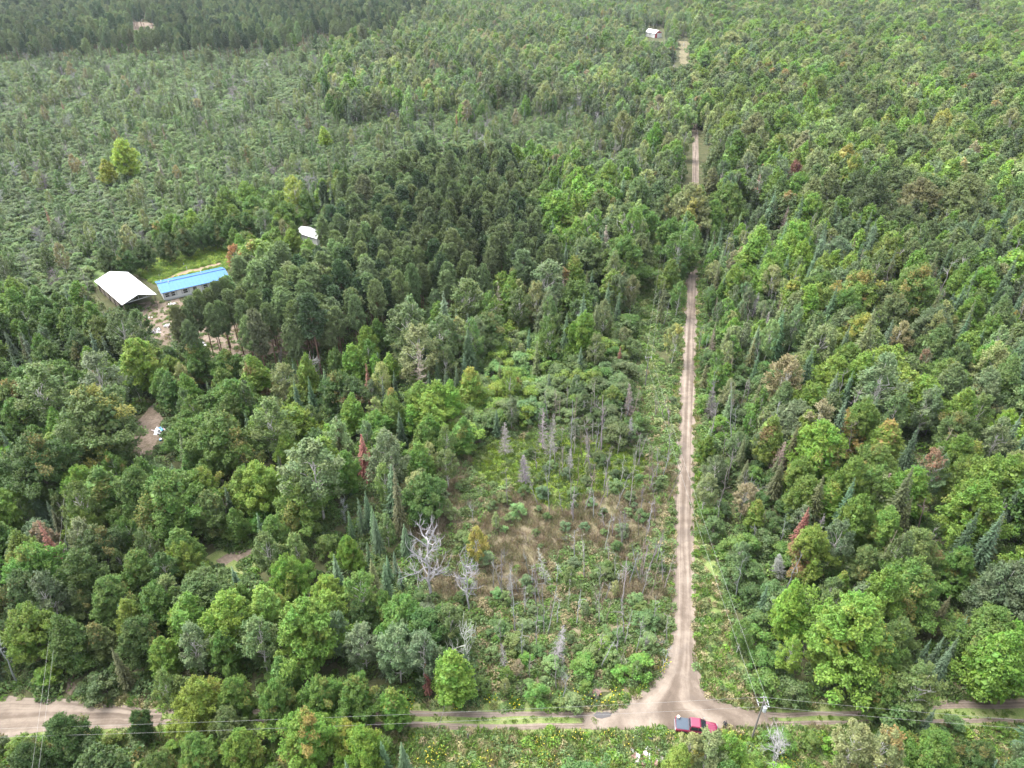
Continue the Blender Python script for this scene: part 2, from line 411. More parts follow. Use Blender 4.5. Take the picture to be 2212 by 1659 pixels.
def mk_fir(seed, lo=False, wide=1.0, thin=0.0):
    rng = np.random.default_rng(seed)
    H, R = 12.0, 2.0 * wide
    Ps, Ns, Ts, Ss, Lb = [], [], [], [], []
    paths = [(np.array([[0, 0, z] for z in np.linspace(-0.3, H, 7)]), np.linspace(0.13, 0.012, 7))]
    z = 0.9; w = 0
    while z < H - 0.15:
        f = 1 - z / H; L = R * (f ** 1.0) * rng.uniform(0.62, 1.22) + 0.05
        k = max(5, int(round((7 if lo else 13) * (0.45 + 0.65 * f)))); a0 = rng.uniform(0, 6.28)
        for j in range(k):
            if rng.random() < thin: continue
            a = a0 + 6.28 * j / k + rng.normal() * 0.14; l = L * rng.uniform(0.72, 1.12)
            dr = np.array((math.cos(a), math.sin(a), 0)); dz = -0.28 * l + 0.22 * (1 - f) * l
            m = max(1, int(l / (0.5 if lo else 0.3)) + 1)
            for q in range(m):
                s = (q + 0.7) / m
                c = dr * l * s + np.array((0, 0, z + dz * s - 0.1 * l * s * s)) + rng.normal(size=3) * 0.035
                wv = (0.14 + 0.2 * (1 - s)) * (1.6 if lo else 1.0) * min(1, 0.5 + l)
                side = np.array((-dr[1], dr[0], 0))
                Ps.append(c); Ts.append(dr + np.array((0, 0, dz / l - 0.2 * s)) + side * rng.normal() * 0.45); Ns.append(np.array((0, 0, 1.0)) + dr * 0.45 + rng.normal(size=3) * 0.28)
                Ss.append((0.23 if not lo else 0.38) * min(1, 0.45 + l) * rng.uniform(0.8, 1.2)); Lb.append(w)
        w += 1; z += (0.38 if lo else 0.23) * rng.uniform(0.85, 1.15)
    C = np.array(Ps); k = len(C)
    V, F = leaf_quads(C, np.array(Ns), np.array(Ss), 0.5, rng, tang=np.array(Ts))
    lob = patch(C, seed, 2.0)
    var = np.repeat(np.stack([0.25 + 0.5 * rng.random(k), lob, 0.3 + 0.4 * rng.random(k)], 1), 4, 0)
    return (V, F, var), tubes(paths), R, H, M_NEEDLE, M_BARK
def branchy(a, d, L, r, depth, rng, paths, spread=0.7, gnarl=0.18):
    k = 6; P = [np.asarray(a, float)]; d = unit(np.asarray(d, float))
    for i in range(k - 1):
        d = unit(d + rng.normal(size=3) * gnarl + np.array([0, 0, 0.04])); P.append(P[-1] + d * L / (k - 1))
    P = np.array(P); paths.append((P, np.linspace(r, r * 0.35, k)))
    if depth == 0: return
    for i in range(rng.integers(4, 7)):
        s = rng.uniform(0.25, 1.0); q = s * (k - 1); i0 = min(int(q), k - 2); p = P[i0] + (P[i0 + 1] - P[i0]) * (q - i0)
        dd = unit(d + rng.normal(size=3) * spread)
        branchy(p, dd, L * rng.uniform(0.38, 0.62), r * 0.55 * (1.1 - 0.4 * s), depth - 1, rng, paths, spread, gnarl)
def mk_deadtree(seed, lo=False, shrubby=False):
    rng = np.random.default_rng(seed); paths = []
    H = 10.0
    if shrubby:
        H = 5.0
        for i in range(6):
            a = 6.28 * i / 6 + rng.normal() * .3; branchy((0, 0, 0), (math.cos(a) * .55, math.sin(a) * .55, 1), 4.2, 0.075, 2, rng, paths, 0.55, 0.12)
    else:
        tr = curve_to((0, 0, -0.3), (rng.normal() * .7, rng.normal() * .7, H * 0.9), rng, 8, 0.04); paths.append((tr, np.linspace(0.23, 0.05, 8)))
        for i in range(16):
            s = rng.uniform(0.25, 1.0); q = s * 7; i0 = min(int(q), 6); p = tr[i0] + (tr[i0 + 1] - tr[i0]) * (q - i0)
            a = i * 2.4 + rng.normal() * .4; branchy(p, (math.cos(a), math.sin(a), rng.uniform(0.1, 0.8)), rng.uniform(2.2, 4.4) * (1.15 - 0.5 * s), 0.11, 1 if lo else 2, rng, paths)
    V, F = tubes(paths, 4)
    R = np.percentile(np.hypot(V[:, 0], V[:, 1]), 97); return None, (V, F), R, V[:, 2].max(), None, M_DEAD
def mk_deadfir(seed, lo=False, dens=1.0):
    rng = np.random.default_rng(seed); H, R = 11.0, 1.7
    paths = [(np.array([[0, 0, z] for z in np.linspace(-0.3, H, 7)]) + np.array([0.0, 0, 0]), np.linspace(0.14, 0.02, 7))]
    z = 1.6
    while z < H - 0.2:
        f = 1 - z / H; L = R * f ** 0.7 + 0.15; k = int(round(6 * dens))
        for j in range(k):
            a = rng.uniform(0, 6.28); l = L * rng.uniform(0.5, 1.1); dr = np.array((math.cos(a), math.sin(a), -0.25 + 0.5 * (1 - f)))
            e = np.array((0, 0, z)) + dr * l; paths.append((curve_to((0, 0, z), e, rng, 4, 0.05, -0.1), np.linspace(0.04, 0.02, 4)))
            if not lo:
                for _ in range(3):
                    s = rng.uniform(0.35, 0.95); p0 = np.array((0, 0, z)) + dr * l * s; sd_ = np.array((-dr[1], dr[0], 0)) * rng.choice([-1, 1]); p1 = p0 + (sd_ * 0.7 + dr * 0.7 + rng.normal(size=3) * .15) * l * 0.33
                    paths.append((np.array([p0, p1]), np.array([0.026, 0.016])))
        z += 0.36 * rng.uniform(0.8, 1.2) / dens ** 0.5
    V, F = tubes(paths, 3); return None, (V, F), R, H, None, M_DEAD
def mk_snag(seed, lo=False):
    rng = np.random.default_rng(seed); H = 9.0
    tr = curve_to((0, 0, -0.3), (rng.normal() * .6, rng.normal() * .6, H), rng, 9, 0.018); paths = [(tr, np.linspace(0.14, 0.045, 9))]
    for i in range(rng.integers(4, 9)):
        q = rng.uniform(2.5, 7.9); i0 = int(q); p = tr[i0] + (tr[i0 + 1] - tr[i0]) * (q - i0); a = rng.uniform(0, 6.28)
        branchy(p, (math.cos(a), math.sin(a), rng.uniform(0.3, 1.3)), rng.uniform(0.6, 1.8), 0.04, 1, rng, paths, 0.6)
    V, F = tubes(paths, 5); return None, (V, F), 1.3, H, None, M_DEAD
def mk_shrub(seed, lo=False):
    rng = np.random.default_rng(seed); H, R = 4.0, 2.2; n = 34
    tt = rng.beta(1.3, 1.0, n); an = np.arange(n) * 2.4 + rng.normal(size=n) * .5
    rr = R * np.sin(np.pi * np.clip(0.28 + 0.68 * tt, 0, 1)) ** 0.6 * rng.uniform(0.3, 1.0, n)
    C = np.stack([np.cos(an) * rr, np.sin(an) * rr, 0.5 + (H - 0.9) * tt], 1)
    V, F, var = lobed(C, rng.uniform(0.4, 0.85, n), 26 if lo else 80, (0.17, 0.28) if lo else (0.1, 0.18), 0.6, rng, seed, shell=0.3, sc=R)
    paths = []
    for i in rng.choice(n, 9, False): paths.append((curve_to((rng.normal() * .2, rng.normal() * .2, -0.1), C[i] * 1.05, rng, 5, 0.08, 0.06), np.linspace(0.05, 0.015, 5)))
    return (V, F, var), tubes(paths, 4), R, H, M_LEAF, M_BARK

PROTO = {}
def add_proto(kind, fn, seeds, **kw):
    L = []
    for sd_ in seeds:
        d = {}
        for lo in (False, True):
            cr, tr, R, H, ml, mb = fn(sd_, lo=lo, **kw)
            nm = kind
            if not lo:
                d['R'], d['H'] = R, H
                d['trunk'] = mesh_np(nm + '_trunk', tr[0], [tr[1]], np.zeros((len(tr[0]), 3)), [mb])
                d['crown'] = mesh_np(nm + '_crown', cr[0], [cr[1]], cr[2], [ml]) if cr else None
            if cr:
                V = np.concatenate([cr[0], tr[0]]); F = [cr[1], tr[1] + len(cr[0])]
                d['lo' if lo else 'all'] = mesh_np(nm, V, F, np.concatenate([cr[2], np.zeros((len(tr[0]), 3))]), [ml, mb], np.r_[np.zeros(len(cr[1])), np.ones(len(tr[1]))]) if (lo or kind in ('shrub',)) else None
            else: d['lo' if lo else 'all'] = mesh_np(nm, tr[0], [tr[1]], np.zeros((len(tr[0]), 3)), [mb])
        L.append(d)
    PROTO.setdefault(kind, []).extend(L)
add_proto('maple', mk_maple, (11, 12), point=0.4); add_proto('maple', mk_maple, (13, 16), point=0.8)
add_proto('maple', mk_maple, (14,), narrow=0.72, point=0.5); add_proto('maple', mk_maple, (15, 17), narrow=0.62, point=1.0)
add_proto('birch', mk_birch, (21, 22, 23, 24))
add_proto('pine', mk_pine, (31, 32)); add_proto('pine', mk_pine, (33, 34), zb=9.4)
add_proto('fir', mk_fir, (41, 42)); add_proto('fir', mk_fir, (43,), wide=1.25, thin=0.1); add_proto('fir', mk_fir, (44,), wide=0.8, thin=0.15)
add_proto('deadtree', mk_deadtree, (51, 52, 53))
add_proto('deadbush', mk_deadtree, (55, 56), shrubby=True)
add_proto('deadfir', mk_deadfir, (61,)); add_proto('deadfir', mk_deadfir, (62,), dens=1.5); add_proto('deadfir', mk_deadfir, (63,), dens=0.7)
add_proto('snag', mk_snag, (71, 72, 73, 74))
add_proto('shrub', mk_shrub, (81, 82, 83, 84))

# ------------------------------------------------------------------ scatter (uncountable masses) via geometry nodes
def scatter(name, label, protos, P, rot, scl, tint, fall=None, famt=None, pidx=None, seed=0):
    """protos: list of meshes; P Nx3; rot N; scl Nx3; tint Nx3"""
    n = len(P)
    if n == 0: return None
    rng = np.random.default_rng(seed + 99)
    coll = bpy.data.collections.new(name + '_sources')
    for i, me in enumerate(protos):
        coll.objects.link(bpy.data.objects.new('%s_source_%02d' % (name, i), me))
    me = bpy.data.meshes.new(name); me.vertices.add(n); me.vertices.foreach_set('co', np.asarray(P, np.float32).ravel())
    def att(nm, ty, key, arr): a = me.attributes.new(nm, ty, 'POINT'); a.data.foreach_set(key, np.ascontiguousarray(arr).ravel())
    e = np.zeros((n, 3), np.float32); e[:, 2] = rot
    att('rot', 'FLOAT_VECTOR', 'vector', e); att('scl', 'FLOAT_VECTOR', 'vector', np.asarray(scl, np.float32))
    att('tint', 'FLOAT_COLOR', 'color', np.c_[tint, np.ones(n)].astype(np.float32))
    att('fall', 'FLOAT_COLOR', 'color', np.c_[fall if fall is not None else np.tile((0.4, 0.15, 0.05), (n, 1)), np.ones(n)].astype(np.float32))
    att('famt', 'FLOAT', 'value', np.asarray(famt if famt is not None else np.full(n, -0.2), np.float32))
    att('pidx', 'INT', 'value', np.asarray(pidx if pidx is not None else rng.integers(0, len(protos), n), np.int32))
    o = link(name, me); tag(o, label, None, None, 'stuff')
    g = bpy.data.node_groups.new(name, 'GeometryNodeTree')
    g.interface.new_socket('Geometry', in_out='INPUT', socket_type='NodeSocketGeometry')
    g.interface.new_socket('Geometry', in_out='OUTPUT', socket_type='NodeSocketGeometry')
    gi = g.nodes.new('NodeGroupInput'); go = g.nodes.new('NodeGroupOutput')
    ip = g.nodes.new('GeometryNodeInstanceOnPoints'); ci = g.nodes.new('GeometryNodeCollectionInfo')
    ci.inputs['Collection'].default_value = coll; ci.inputs['Separate Children'].default_value = True; ci.inputs['Reset Children'].default_value = True
    def na(nm, ty): q = g.nodes.new('GeometryNodeInputNamedAttribute'); q.data_type = ty; q.inputs[0].default_value = nm; return q.outputs[0]
    L = g.links.new
    L(gi.outputs[0], ip.inputs['Points']); L(ci.outputs[0], ip.inputs['Instance']); ip.inputs['Pick Instance'].default_value = True
    L(na('pidx', 'INT'), ip.inputs['Instance Index']); L(na('rot', 'FLOAT_VECTOR'), ip.inputs['Rotation']); L(na('scl', 'FLOAT_VECTOR'), ip.inputs['Scale'])
    L(ip.outputs[0], go.inputs[0])
    md = o.modifiers.new('scatter', 'NODES'); md.node_group = g
    return o

# ------------------------------------------------------------------ ground, roads, clearings
rngG = np.random.default_rng(5)
def ground_sheet():
    xs = np.linspace(-1500, 1500, 61); ys = np.linspace(-150, 2350, 51)
    X, Y = np.meshgrid(xs, ys); V = np.stack([X.ravel(), Y.ravel(), np.zeros(X.size)], 1)
    i = np.arange(50)[:, None] * 61 + np.arange(60)[None]
    F = np.stack([i, i + 1, i + 62, i + 61], -1).reshape(-1, 4)
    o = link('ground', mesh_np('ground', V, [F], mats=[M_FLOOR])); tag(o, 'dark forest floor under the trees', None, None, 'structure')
ground_sheet()
def wpoly(px): return [at(x, y)[:2] for x, y in px]
def jitter_outline(P, step=1.5, amp=0.5, seed=0):
    r = np.random.default_rng(seed); out = []
    n = len(P)
    for i in range(n):
        a, b = np.array(P[i]), np.array(P[(i + 1) % n]); k = max(1, int(np.linalg.norm(b - a) / step))
        for j in range(k): out.append(a + (b - a) * j / k + r.normal(size=2) * amp * (0.5 if j == 0 else 1))
    return out
def sheet(name, label, px, z, mat, amp=0.5, step=1.5, seed=0, kind='structure'):
    P = jitter_outline(wpoly(px), step, amp, seed)
    bm = bmesh.new(); vs = [bm.verts.new((p[0], p[1], z)) for p in P]; es = [bm.edges.new((vs[i], vs[(i + 1) % len(vs)])) for i in range(len(vs))]
    bmesh.ops.triangle_fill(bm, edges=es, use_beauty=True)
    for f in bm.faces:
        if f.normal.z < 0: f.normal_flip()
    me = bpy.data.meshes.new(name); bm.to_mesh(me); bm.free()
    o = link(name, me, None, mat); tag(o, label, None, None, kind); return o
def strip(name, label, rows, z, mat, nx=10, amp=0.12, sub=8, seed=0, crown=0.0, widen=0.0):
    """rows: (pxl, pyl, pxr, pyr) edge pairs along the way"""
    r = np.random.default_rng(seed)
    A = np.array([at(a, b_)[:2] for a, b_, c_, d in rows]); B = np.array([at(c_, d)[:2] for a, b_, c_, d in rows])
    def res(P):
        out = []
        for i in range(len(P) - 1):
            p0, p1, p2, p3 = P[max(i - 1, 0)], P[i], P[i + 1], P[min(i + 2, len(P) - 1)]
            for j in range(sub):
                u = j / sub; out.append(0.5 * ((2 * p1) + (-p0 + p2) * u + (2 * p0 - 5 * p1 + 4 * p2 - p3) * u * u + (-p0 + 3 * p1 - 3 * p2 + p3) * u ** 3))
        out.append(P[-1]); return np.array(out)
    A, B = res(A), res(B); n = len(A)
    if widen: A, B = A - (B - A) * widen, B + (B - A) * widen
    for Q in (A, B):
        k_ = np.convolve(np.r_[np.zeros(8), r.normal(size=n), np.zeros(8)], np.hanning(13) / 2.6, 'same')[8:-8]; Q += (unit(B - A) * k_[:, None]) * amp
    s = np.linspace(0, 1, nx + 1)
    P = A[:, None] + (B - A)[:, None] * s[None, :, None]
    zz = z + crown * (np.sin(np.pi * s) ** 0.5)[None, :] - 0.03 * np.abs(np.cos(np.pi * 2 * (s - 0.25)))[None] * crown * 10 + np.zeros((n, 1))
    V = np.concatenate([P, zz[..., None]], -1).reshape(-1, 3)
    i = np.arange(n - 1)[:, None] * (nx + 1) + np.arange(nx)[None]
    F = np.stack([i, i + 1, i + nx + 2, i + nx + 1], -1).reshape(-1, 4)
    nrm = np.cross(V[F[0, 1]] - V[F[0, 0]], V[F[0, 3]] - V[F[0, 0]])
    if nrm[2] < 0: F = F[:, ::-1]
    me = mesh_np(name, V, [F], mats=[mat], smooth=True)
    vl = np.r_[0, np.cumsum(np.linalg.norm(np.diff((A + B) / 2, axis=0), axis=1))]
    UV = np.stack([np.broadcast_to(s[None], (n, nx + 1)), np.broadcast_to(vl[:, None], (n, nx + 1))], -1).reshape(-1, 2)
    ul = me.uv_layers.new(name='UVMap'); li = np.zeros(len(me.loops), np.int32); me.loops.foreach_get('vertex_index', li)
    ul.data.foreach_set('uv', UV[li].astype(np.float32).ravel())
    o = link(name, me); tag(o, label, None, None, 'structure'); return o

PX_VERGE = [(-250, 1500), (380, 1515), (870, 1525), (1000, 1515), (1290, 1520), (1370, 1490), (1420, 1440), (1440, 1380), (1445, 1150), (1452, 950), (1462, 800), (1472, 650), (1480, 560),
            (1512, 560), (1512, 700), (1512, 900), (1518, 1050), (1530, 1180), (1565, 1280), (1600, 1400), (1620, 1500), (1700, 1525), (2000, 1505), (2450, 1495), (2450, 1800), (-250, 1800)]
PX_MARSH = [(905, 1010), (1010, 955), (1080, 900), (1200, 860), (1330, 830), (1400, 800), (1450, 830), (1458, 1000), (1452, 1200), (1448, 1390), (1410, 1450), (1360, 1490), (1150, 1510), (1040, 1490), (1010, 1400), (960, 1330), (900, 1200), (880, 1090)]
PX_LUSH = [(1010, 975), (1060, 950), (1180, 945), (1300, 960), (1400, 985), (1380, 1060), (1260, 1075), (1215, 1110), (1160, 1080), (1100, 1050), (1030, 1040)]
PX_YARD = [(300, 655), (345, 650), (470, 648), (640, 655), (740, 680), (745, 740), (640, 765), (470, 770), (390, 760), (330, 735), (305, 700)]
PX_GARDEN = [(290, 588), (328, 562), (420, 540), (500, 527), (500, 580), (340, 616)]
PX_SOIL = [(350, 604), (400, 585), (476, 567), (486, 572), (400, 593), (356, 608)]
PX_CORR = [(1392, 520), (1418, 470), (1440, 430), (1446, 520), (1425, 620), (1415, 760), (1440, 860), (1462, 900), (1462, 1000), (1425, 930), (1392, 850), (1380, 700)]
sheet('grass_verge', 'grassy verges beside the dirt roads', PX_VERGE, 0.02, M_TURF, 0.8, 2, 1)
sheet('swamp_ground', 'sedge floor of the wide alder swamp', [(-700, 125), (250, 100), (690, 112), (720, 195), (1000, 232), (1330, 245), (1380, 300), (1180, 335), (980, 330), (850, 355), (750, 405), (420, 480), (300, 555), (140, 650), (-700, 760)], 0.015, M_SWAMP, 2.0, 8, 15)
sheet('marsh_ground', 'brown wet clearing of dead reeds', PX_MARSH, 0.03, M_MARSH, 1.0, 3, 2)
sheet('lush_marsh_ground', 'bright green sedge patch in the clearing', PX_LUSH, 0.06, M_LUSH, 1.0, 2, 3)
sheet('power_line_cut', 'grassy strip cleared under the power line', PX_CORR, 0.025, M_TURF, 0.8, 3, 4)
sheet('sandy_yard', 'sandy yard between pine trunks and house', PX_YARD, 0.03, M_SAND, 1.0, 2, 5)
sheet('garden_ground', 'green garden plot behind the blue roofed house', PX_GARDEN, 0.03, M_LUSH, 0.6, 2, 6)
sheet('bare_soil', 'bare brown soil along the garden', PX_SOIL, 0.06, M_SOIL, 0.5, 2, 7)
sheet('driveway', 'sandy driveway bend between maples', [(268, 955), (300, 905), (322, 878), (345, 870), (352, 905), (350, 945), (335, 985), (300, 985)], 0.04, M_SAND, 0.5, 2, 8)
sheet('clearing_soil', 'pinkish bare soil in a small glade', [(468, 1212), (500, 1195), (540, 1180), (552, 1200), (520, 1218), (480, 1225)], 0.04, M_SAND, 0.5, 1.5, 9)
sheet('glade_floor', 'weedy glade floor around the scrap heap', [(395, 1240), (430, 1215), (470, 1190), (545, 1170), (560, 1230), (500, 1290), (430, 1310), (400, 1290)], 0.03, M_TURF, 0.8, 2, 10)
sheet('side_path', 'narrow bare path off the sandy road', [(138, 1500), (146, 1440), (145, 1395), (165, 1390), (170, 1440), (160, 1500)], 0.04, M_SAND, 0.4, 1.5, 11)
sheet('far_clearing', 'tan grassy clearing where the far road crosses', [(1468, 88), (1486, 88), (1485, 138), (1469, 138)], 0.03, M_MARSH, 1.0, 6, 14)
sheet('sand_clearing', 'pale sandy clearing beyond the tall pines', [(60, 75), (130, 52), (265, 47), (335, 49), (330, 60), (220, 75), (120, 98), (60, 105)], 0.03, M_SAND, 2, 8, 12)
# main road with its flared mouth
strip('dirt_road', 'straight dirt road running through the forest', [
    (1489, 230, 1499, 230), (1496, 290, 1507, 290), (1496, 400, 1509, 400), (1490, 500, 1510, 500), (1484, 570, 1508, 570),
    (1480, 640, 1506, 640), (1474, 720, 1504, 720), (1470, 800, 1502, 800), (1466, 900, 1500, 900), (1460, 1000, 1498, 1000), (1456, 1100, 1497, 1100), (1454, 1200, 1498, 1200),
    (1454, 1300, 1500, 1300), (1450, 1370, 1502, 1370), (1444, 1410, 1503, 1410), (1432, 1448, 1505, 1448), (1410, 1478, 1511, 1478), (1375, 1506, 1528, 1506), (1335, 1528, 1560, 1522), (1305, 1540, 1610, 1537), (1290, 1551, 1645, 1550), (1290, 1564, 1650, 1562), (1310, 1577, 1645, 1575)],
    0.07, M_ROAD, 14, 0.12, 8, 1, 0.04, 0.09)
def track(name, label, pts, z, seed, hw):
    rows = [(x, y - h, x, y + h) for x, y, h in [(p[0], p[1], p[2] if len(p) > 2 else hw) for p in pts]]
    return strip(name, label, rows, z, M_ROAD, 5, 0.09, 10, seed, 0.0)
track('wheel_track', 'upper wheel rut of the grassy lane beside the maples', [(1330, 1545, 9), (1240, 1544, 7), (1100, 1543, 5.5), (980, 1543, 5.5), (880, 1541, 6), (760, 1540, 6), (600, 1538, 6), (450, 1537, 6), (340, 1535, 6)], 0.05, 2, 6)
track('wheel_track', 'lower wheel rut of the lane west of the pickup', [(1330, 1569, 8), (1240, 1569, 6.5), (1100, 1570, 6), (980, 1569, 6.5), (880, 1566, 6), (760, 1564, 6), (600, 1562, 6), (450, 1560, 6), (340, 1560, 6)], 0.055, 3, 6)
track('wheel_track', 'upper wheel rut of the lane east of the pole', [(1620, 1545, 8), (1680, 1545, 6), (1780, 1543, 5), (1900, 1539, 4.5), (2020, 1524, 8), (2120, 1521, 9), (2230, 1518, 10), (2380, 1516, 10)], 0.052, 4, 6)
track('wheel_track', 'lower wheel rut of the lane past the white dead bush', [(1620, 1563, 9), (1700, 1564, 6), (1800, 1562, 4), (1900, 1560, 4), (2020, 1559, 4), (2120, 1557, 4.5), (2230, 1556, 5), (2380, 1554, 5)], 0.056, 5, 5)
strip('sandy_road', 'wide pale sandy road mouth by the power wires', [(-220, 1512, -220, 1640), (-100, 1508, -100, 1620), (0, 1510, 0, 1596), (60, 1512, 60, 1586), (150, 1514, 150, 1578), (230, 1520, 230, 1580), (300, 1527, 300, 1576), (350, 1533, 350, 1566)], 0.06, M_ROAD, 12, 0.25, 8, 7)
m, t, b = nodes('puddle_water'); b.inputs['Base Color'].default_value = (0.05, 0.045, 0.042, 1); b.inputs['Roughness'].default_value = 0.12
bump(t, b, noise(t, wpos(t), 3), 0.05, 0.02)
M_PUD = m
o = sheet('puddle', 'grey puddle in the road west of the pickup', [(1281, 1546), (1290, 1539), (1312, 1538), (1322, 1542), (1318, 1549), (1300, 1554), (1288, 1552)], 0.12, M_PUD, 0.06, 0.5, 12)

# ------------------------------------------------------------------ buildings
M_WHITE = paint('white_siding', (0.5, 0.5, 0.49), 0.6, 0.06, 1)
M_WROOF = paint('white_metal_roof', (0.5, 0.5, 0.5), 0.5, 0.22, 0.7)
M_BLUE = paint('blue_metal_roof', (0.018, 0.105, 0.26), 0.55, 0.16, 0.6, 0.0, 0.3)
M_BLUED = paint('blue_ridge_cap', (0.008, 0.05, 0.15), 0.5, 0.10, 0.5)
M_DARK = paint('dark_trim', (0.05, 0.05, 0.055), 0.5, 0.2, 3)
m, t, b = nodes('window_glass'); b.inputs['Base Color'].default_value = (0.02, 0.025, 0.03, 1); b.inputs['Roughness'].default_value = 0.05; M_GLASS = m
M_WOOD = paint('old_timber', (0.16, 0.13, 0.10), 0.9, 0.3, 2)
M_GREY = paint('grey_metal', (0.32, 0.33, 0.34), 0.5, 0.15, 2)
M_RED = paint('red_boards', (0.30, 0.03, 0.035), 0.6, 0.15, 2)
def gable_roof(root, L, hw, ze, zr, mat, over=0.35, th=0.12, cap=None, seams=0, capm=None):
    """two slabs along local X, ridge at y=0; returns them"""
    out = []
    for s in (-1, 1):
        m = MB(); sl_ = (zr - ze) / hw; yo = hw + over
        e = (0, s * yo, ze - sl_ * over); r = (0, 0, zr)
        pts = [(0, s * yo, ze - sl_ * over), (0, 0, zr), (0, 0, zr + th), (0, s * yo, ze - sl_ * over + th)]
        m.prism(pts, (-L / 2 - over, 0, 0), (L / 2 + over, 0, 0))
        o = m.build('roof', mat, root); out.append(o)
        for i in range(seams):
            x = -L / 2 + L * (i + 0.5) / seams; q = MB(); q.bar((x, s * yo, ze - sl_ * over + th + 0.02), (x, s * 0.05, zr + th + 0.02), 0.05, 0.05); q.build('roof_seam', mat, o)
    if capm:
        MB().box((0, 0, zr + th + 0.05), (L + 2 * over, 0.5, 0.06)).build('ridge_cap', capm, out[0])
    return out
def window(root, c, w, h, ny, glass=M_GLASS, shutters=False):
    """window on a wall facing local -y or +y (ny)"""
    x, y, z = c
    f = MB()
    for dx in (-w / 2, w / 2): f.box((x + dx, y + ny * 0.03, z), (0.09, 0.08, h + 0.09))
    for dz in (-h / 2, 0, h / 2): f.box((x, y + ny * 0.032, z + dz), (w - 0.09, 0.07, 0.07))
    fo = f.build('window', M_WHITE, root)
    MB().box((x, y + ny * 0.012, z), (w - 0.05, 0.03, h - 0.05)).build('pane', glass, fo)
    if shutters:
        for s in (-1, 1): MB().box((x + s * (w / 2 + 0.32), y + ny * 0.03, z), (0.38, 0.06, h + 0.15)).build('shutter', M_GREY, fo)
# long house with the blue roof
rd = Vector((0.835, 0.55, 0)); ang = math.atan2(0.55, 0.835)
hc = Vector((-103.0, 188.6, 0)) + rd * 9.5
house = empty('house', hc, ang); tag(house, 'long white single storey house with a bright blue metal roof', 'house')
Lh, hw = 18.6, 4.3
MB().box((0, 0, 1.3), (Lh, 2 * hw, 2.6)).build('wall', M_WHITE, house)
for s in (-1, 1): MB().prism([(0, -hw, 2.602), (0, hw, 2.602), (0, 0, 3.75)], (s * (Lh / 2 - 0.12), 0, 0), (s * Lh / 2, 0, 0)).build('gable', M_WHITE, house)
gable_roof(house, Lh, hw, 2.68, 3.8, M_BLUE, 0.4, 0.1, seams=18, capm=M_BLUED)
MB().box((0, 0, 0.2), (Lh + 0.06, 2 * hw + 0.06, 0.4)).build('skirting', M_GREY, house)
for x in (-8.2, -6.6): window(house, (x, -hw, 1.6), 1.15, 1.25, -1, shutters=(True))
for x in (-3.2, 2.5, 6.8): window(house, (x, -hw, 1.6), 1.3, 1.2, -1, shutters=True)
window(house, (-6, hw, 1.6), 1.2, 1.1, 1); window(house, (4, hw, 1.6), 1.2, 1.1, 1)
d_ = MB().box((-0.5, -hw - 0.03, 1.2), (1.0, 0.08, 2.1)).build('door', M_DARK, house); MB().box((-0.12, -hw - 0.1, 1.15), (0.1, 0.06, 0.12)).build('handle', M_GREY, d_)
for x, y in ((-8.3, 1.2), (-6.6, -0.8), (3.0, 1.4)): MB().cyl((x, y, 3.3), (x, y, 4.25), 0.11).build('vent_pipe', M_WHITE, house)
# open shelter with white roof
ad = Vector((-0.70, 0.714, 0)).normalized(); fc = Vector((-104.3, 179.2, 0)); Ls = 21.0
shel = empty('open_shelter', fc + ad * Ls / 2, math.atan2(ad.y, ad.x)); tag(shel, 'open sided shelter with a big white gable roof beside the blue roofed house', 'shelter')
hs_ = 4.4
gable_roof(shel, Ls, hs_, 3.5, 5.0, M_WROOF, 0.35, 0.1, seams=22)
for i in range(6):
    x = -Ls / 2 + 0.2 + (Ls - 0.4) * i / 5
    for s in (-1, 1): MB().box((x, s * (hs_ - 0.1), 1.68), (0.2, 0.2, 3.36)).build('post', M_WOOD, shel)
    tr_ = MB(); tr_.bar((x, -hs_ + 0.1, 3.4), (x, hs_ - 0.1, 3.4), 0.1, 0.18); tr_.bar((x, -hs_ + 0.2, 3.5), (x, 0, 4.88), 0.09, 0.14); tr_.bar((x, hs_ - 0.2, 3.5), (x, 0, 4.88), 0.09, 0.14); tr_.bar((x, 0, 3.4), (x, 0, 4.85), 0.08)
    for s in (-1, 1): tr_.bar((x, s * 2.2, 3.4), (x, 0, 4.8), 0.07); tr_.bar((x, s * 2.2, 3.4), (x, s * 2.2, 4.2), 0.07)
    tr_.build('truss', M_GREY, shel)
MB().box((Ls / 2 - 0.15, 0, 1.6), (0.08, 2 * hs_ - 0.4, 3.2)).build('back_wall', M_WOOD, shel)
MB().box((2, hs_ - 0.25, 1.5), (Ls - 6, 0.06, 3.0)).build('side_wall', M_WOOD, shel)
# white-roofed shed behind the pines
rv = Vector((9.4, -6.6, 0)).normalized(); sc_ = Vector((-68.5, 232.4, 0))
sh = empty('shed', sc_, math.atan2(rv.y, rv.x)); tag(sh, 'pale shed with a white roof half hidden behind the pine stand', 'shed')
MB().box((0, 0, 1.25), (10.5, 5.6, 2.5)).build('wall', M_WHITE, sh); gable_roof(sh, 10.5, 2.8, 2.55, 3.6, M_WROOF, 0.3, 0.1, seams=11)
for s in (-1, 1): MB().prism([(0, -2.8, 2.502), (0, 2.8, 2.502), (0, 0, 3.55)], (s * 5.1, 0, 0), (s * 5.25, 0, 0)).build('gable', M_WHITE, sh)
MB().box((1.5, -2.83, 1.1), (2.2, 0.08, 2.1)).build('door', M_GREY, sh)
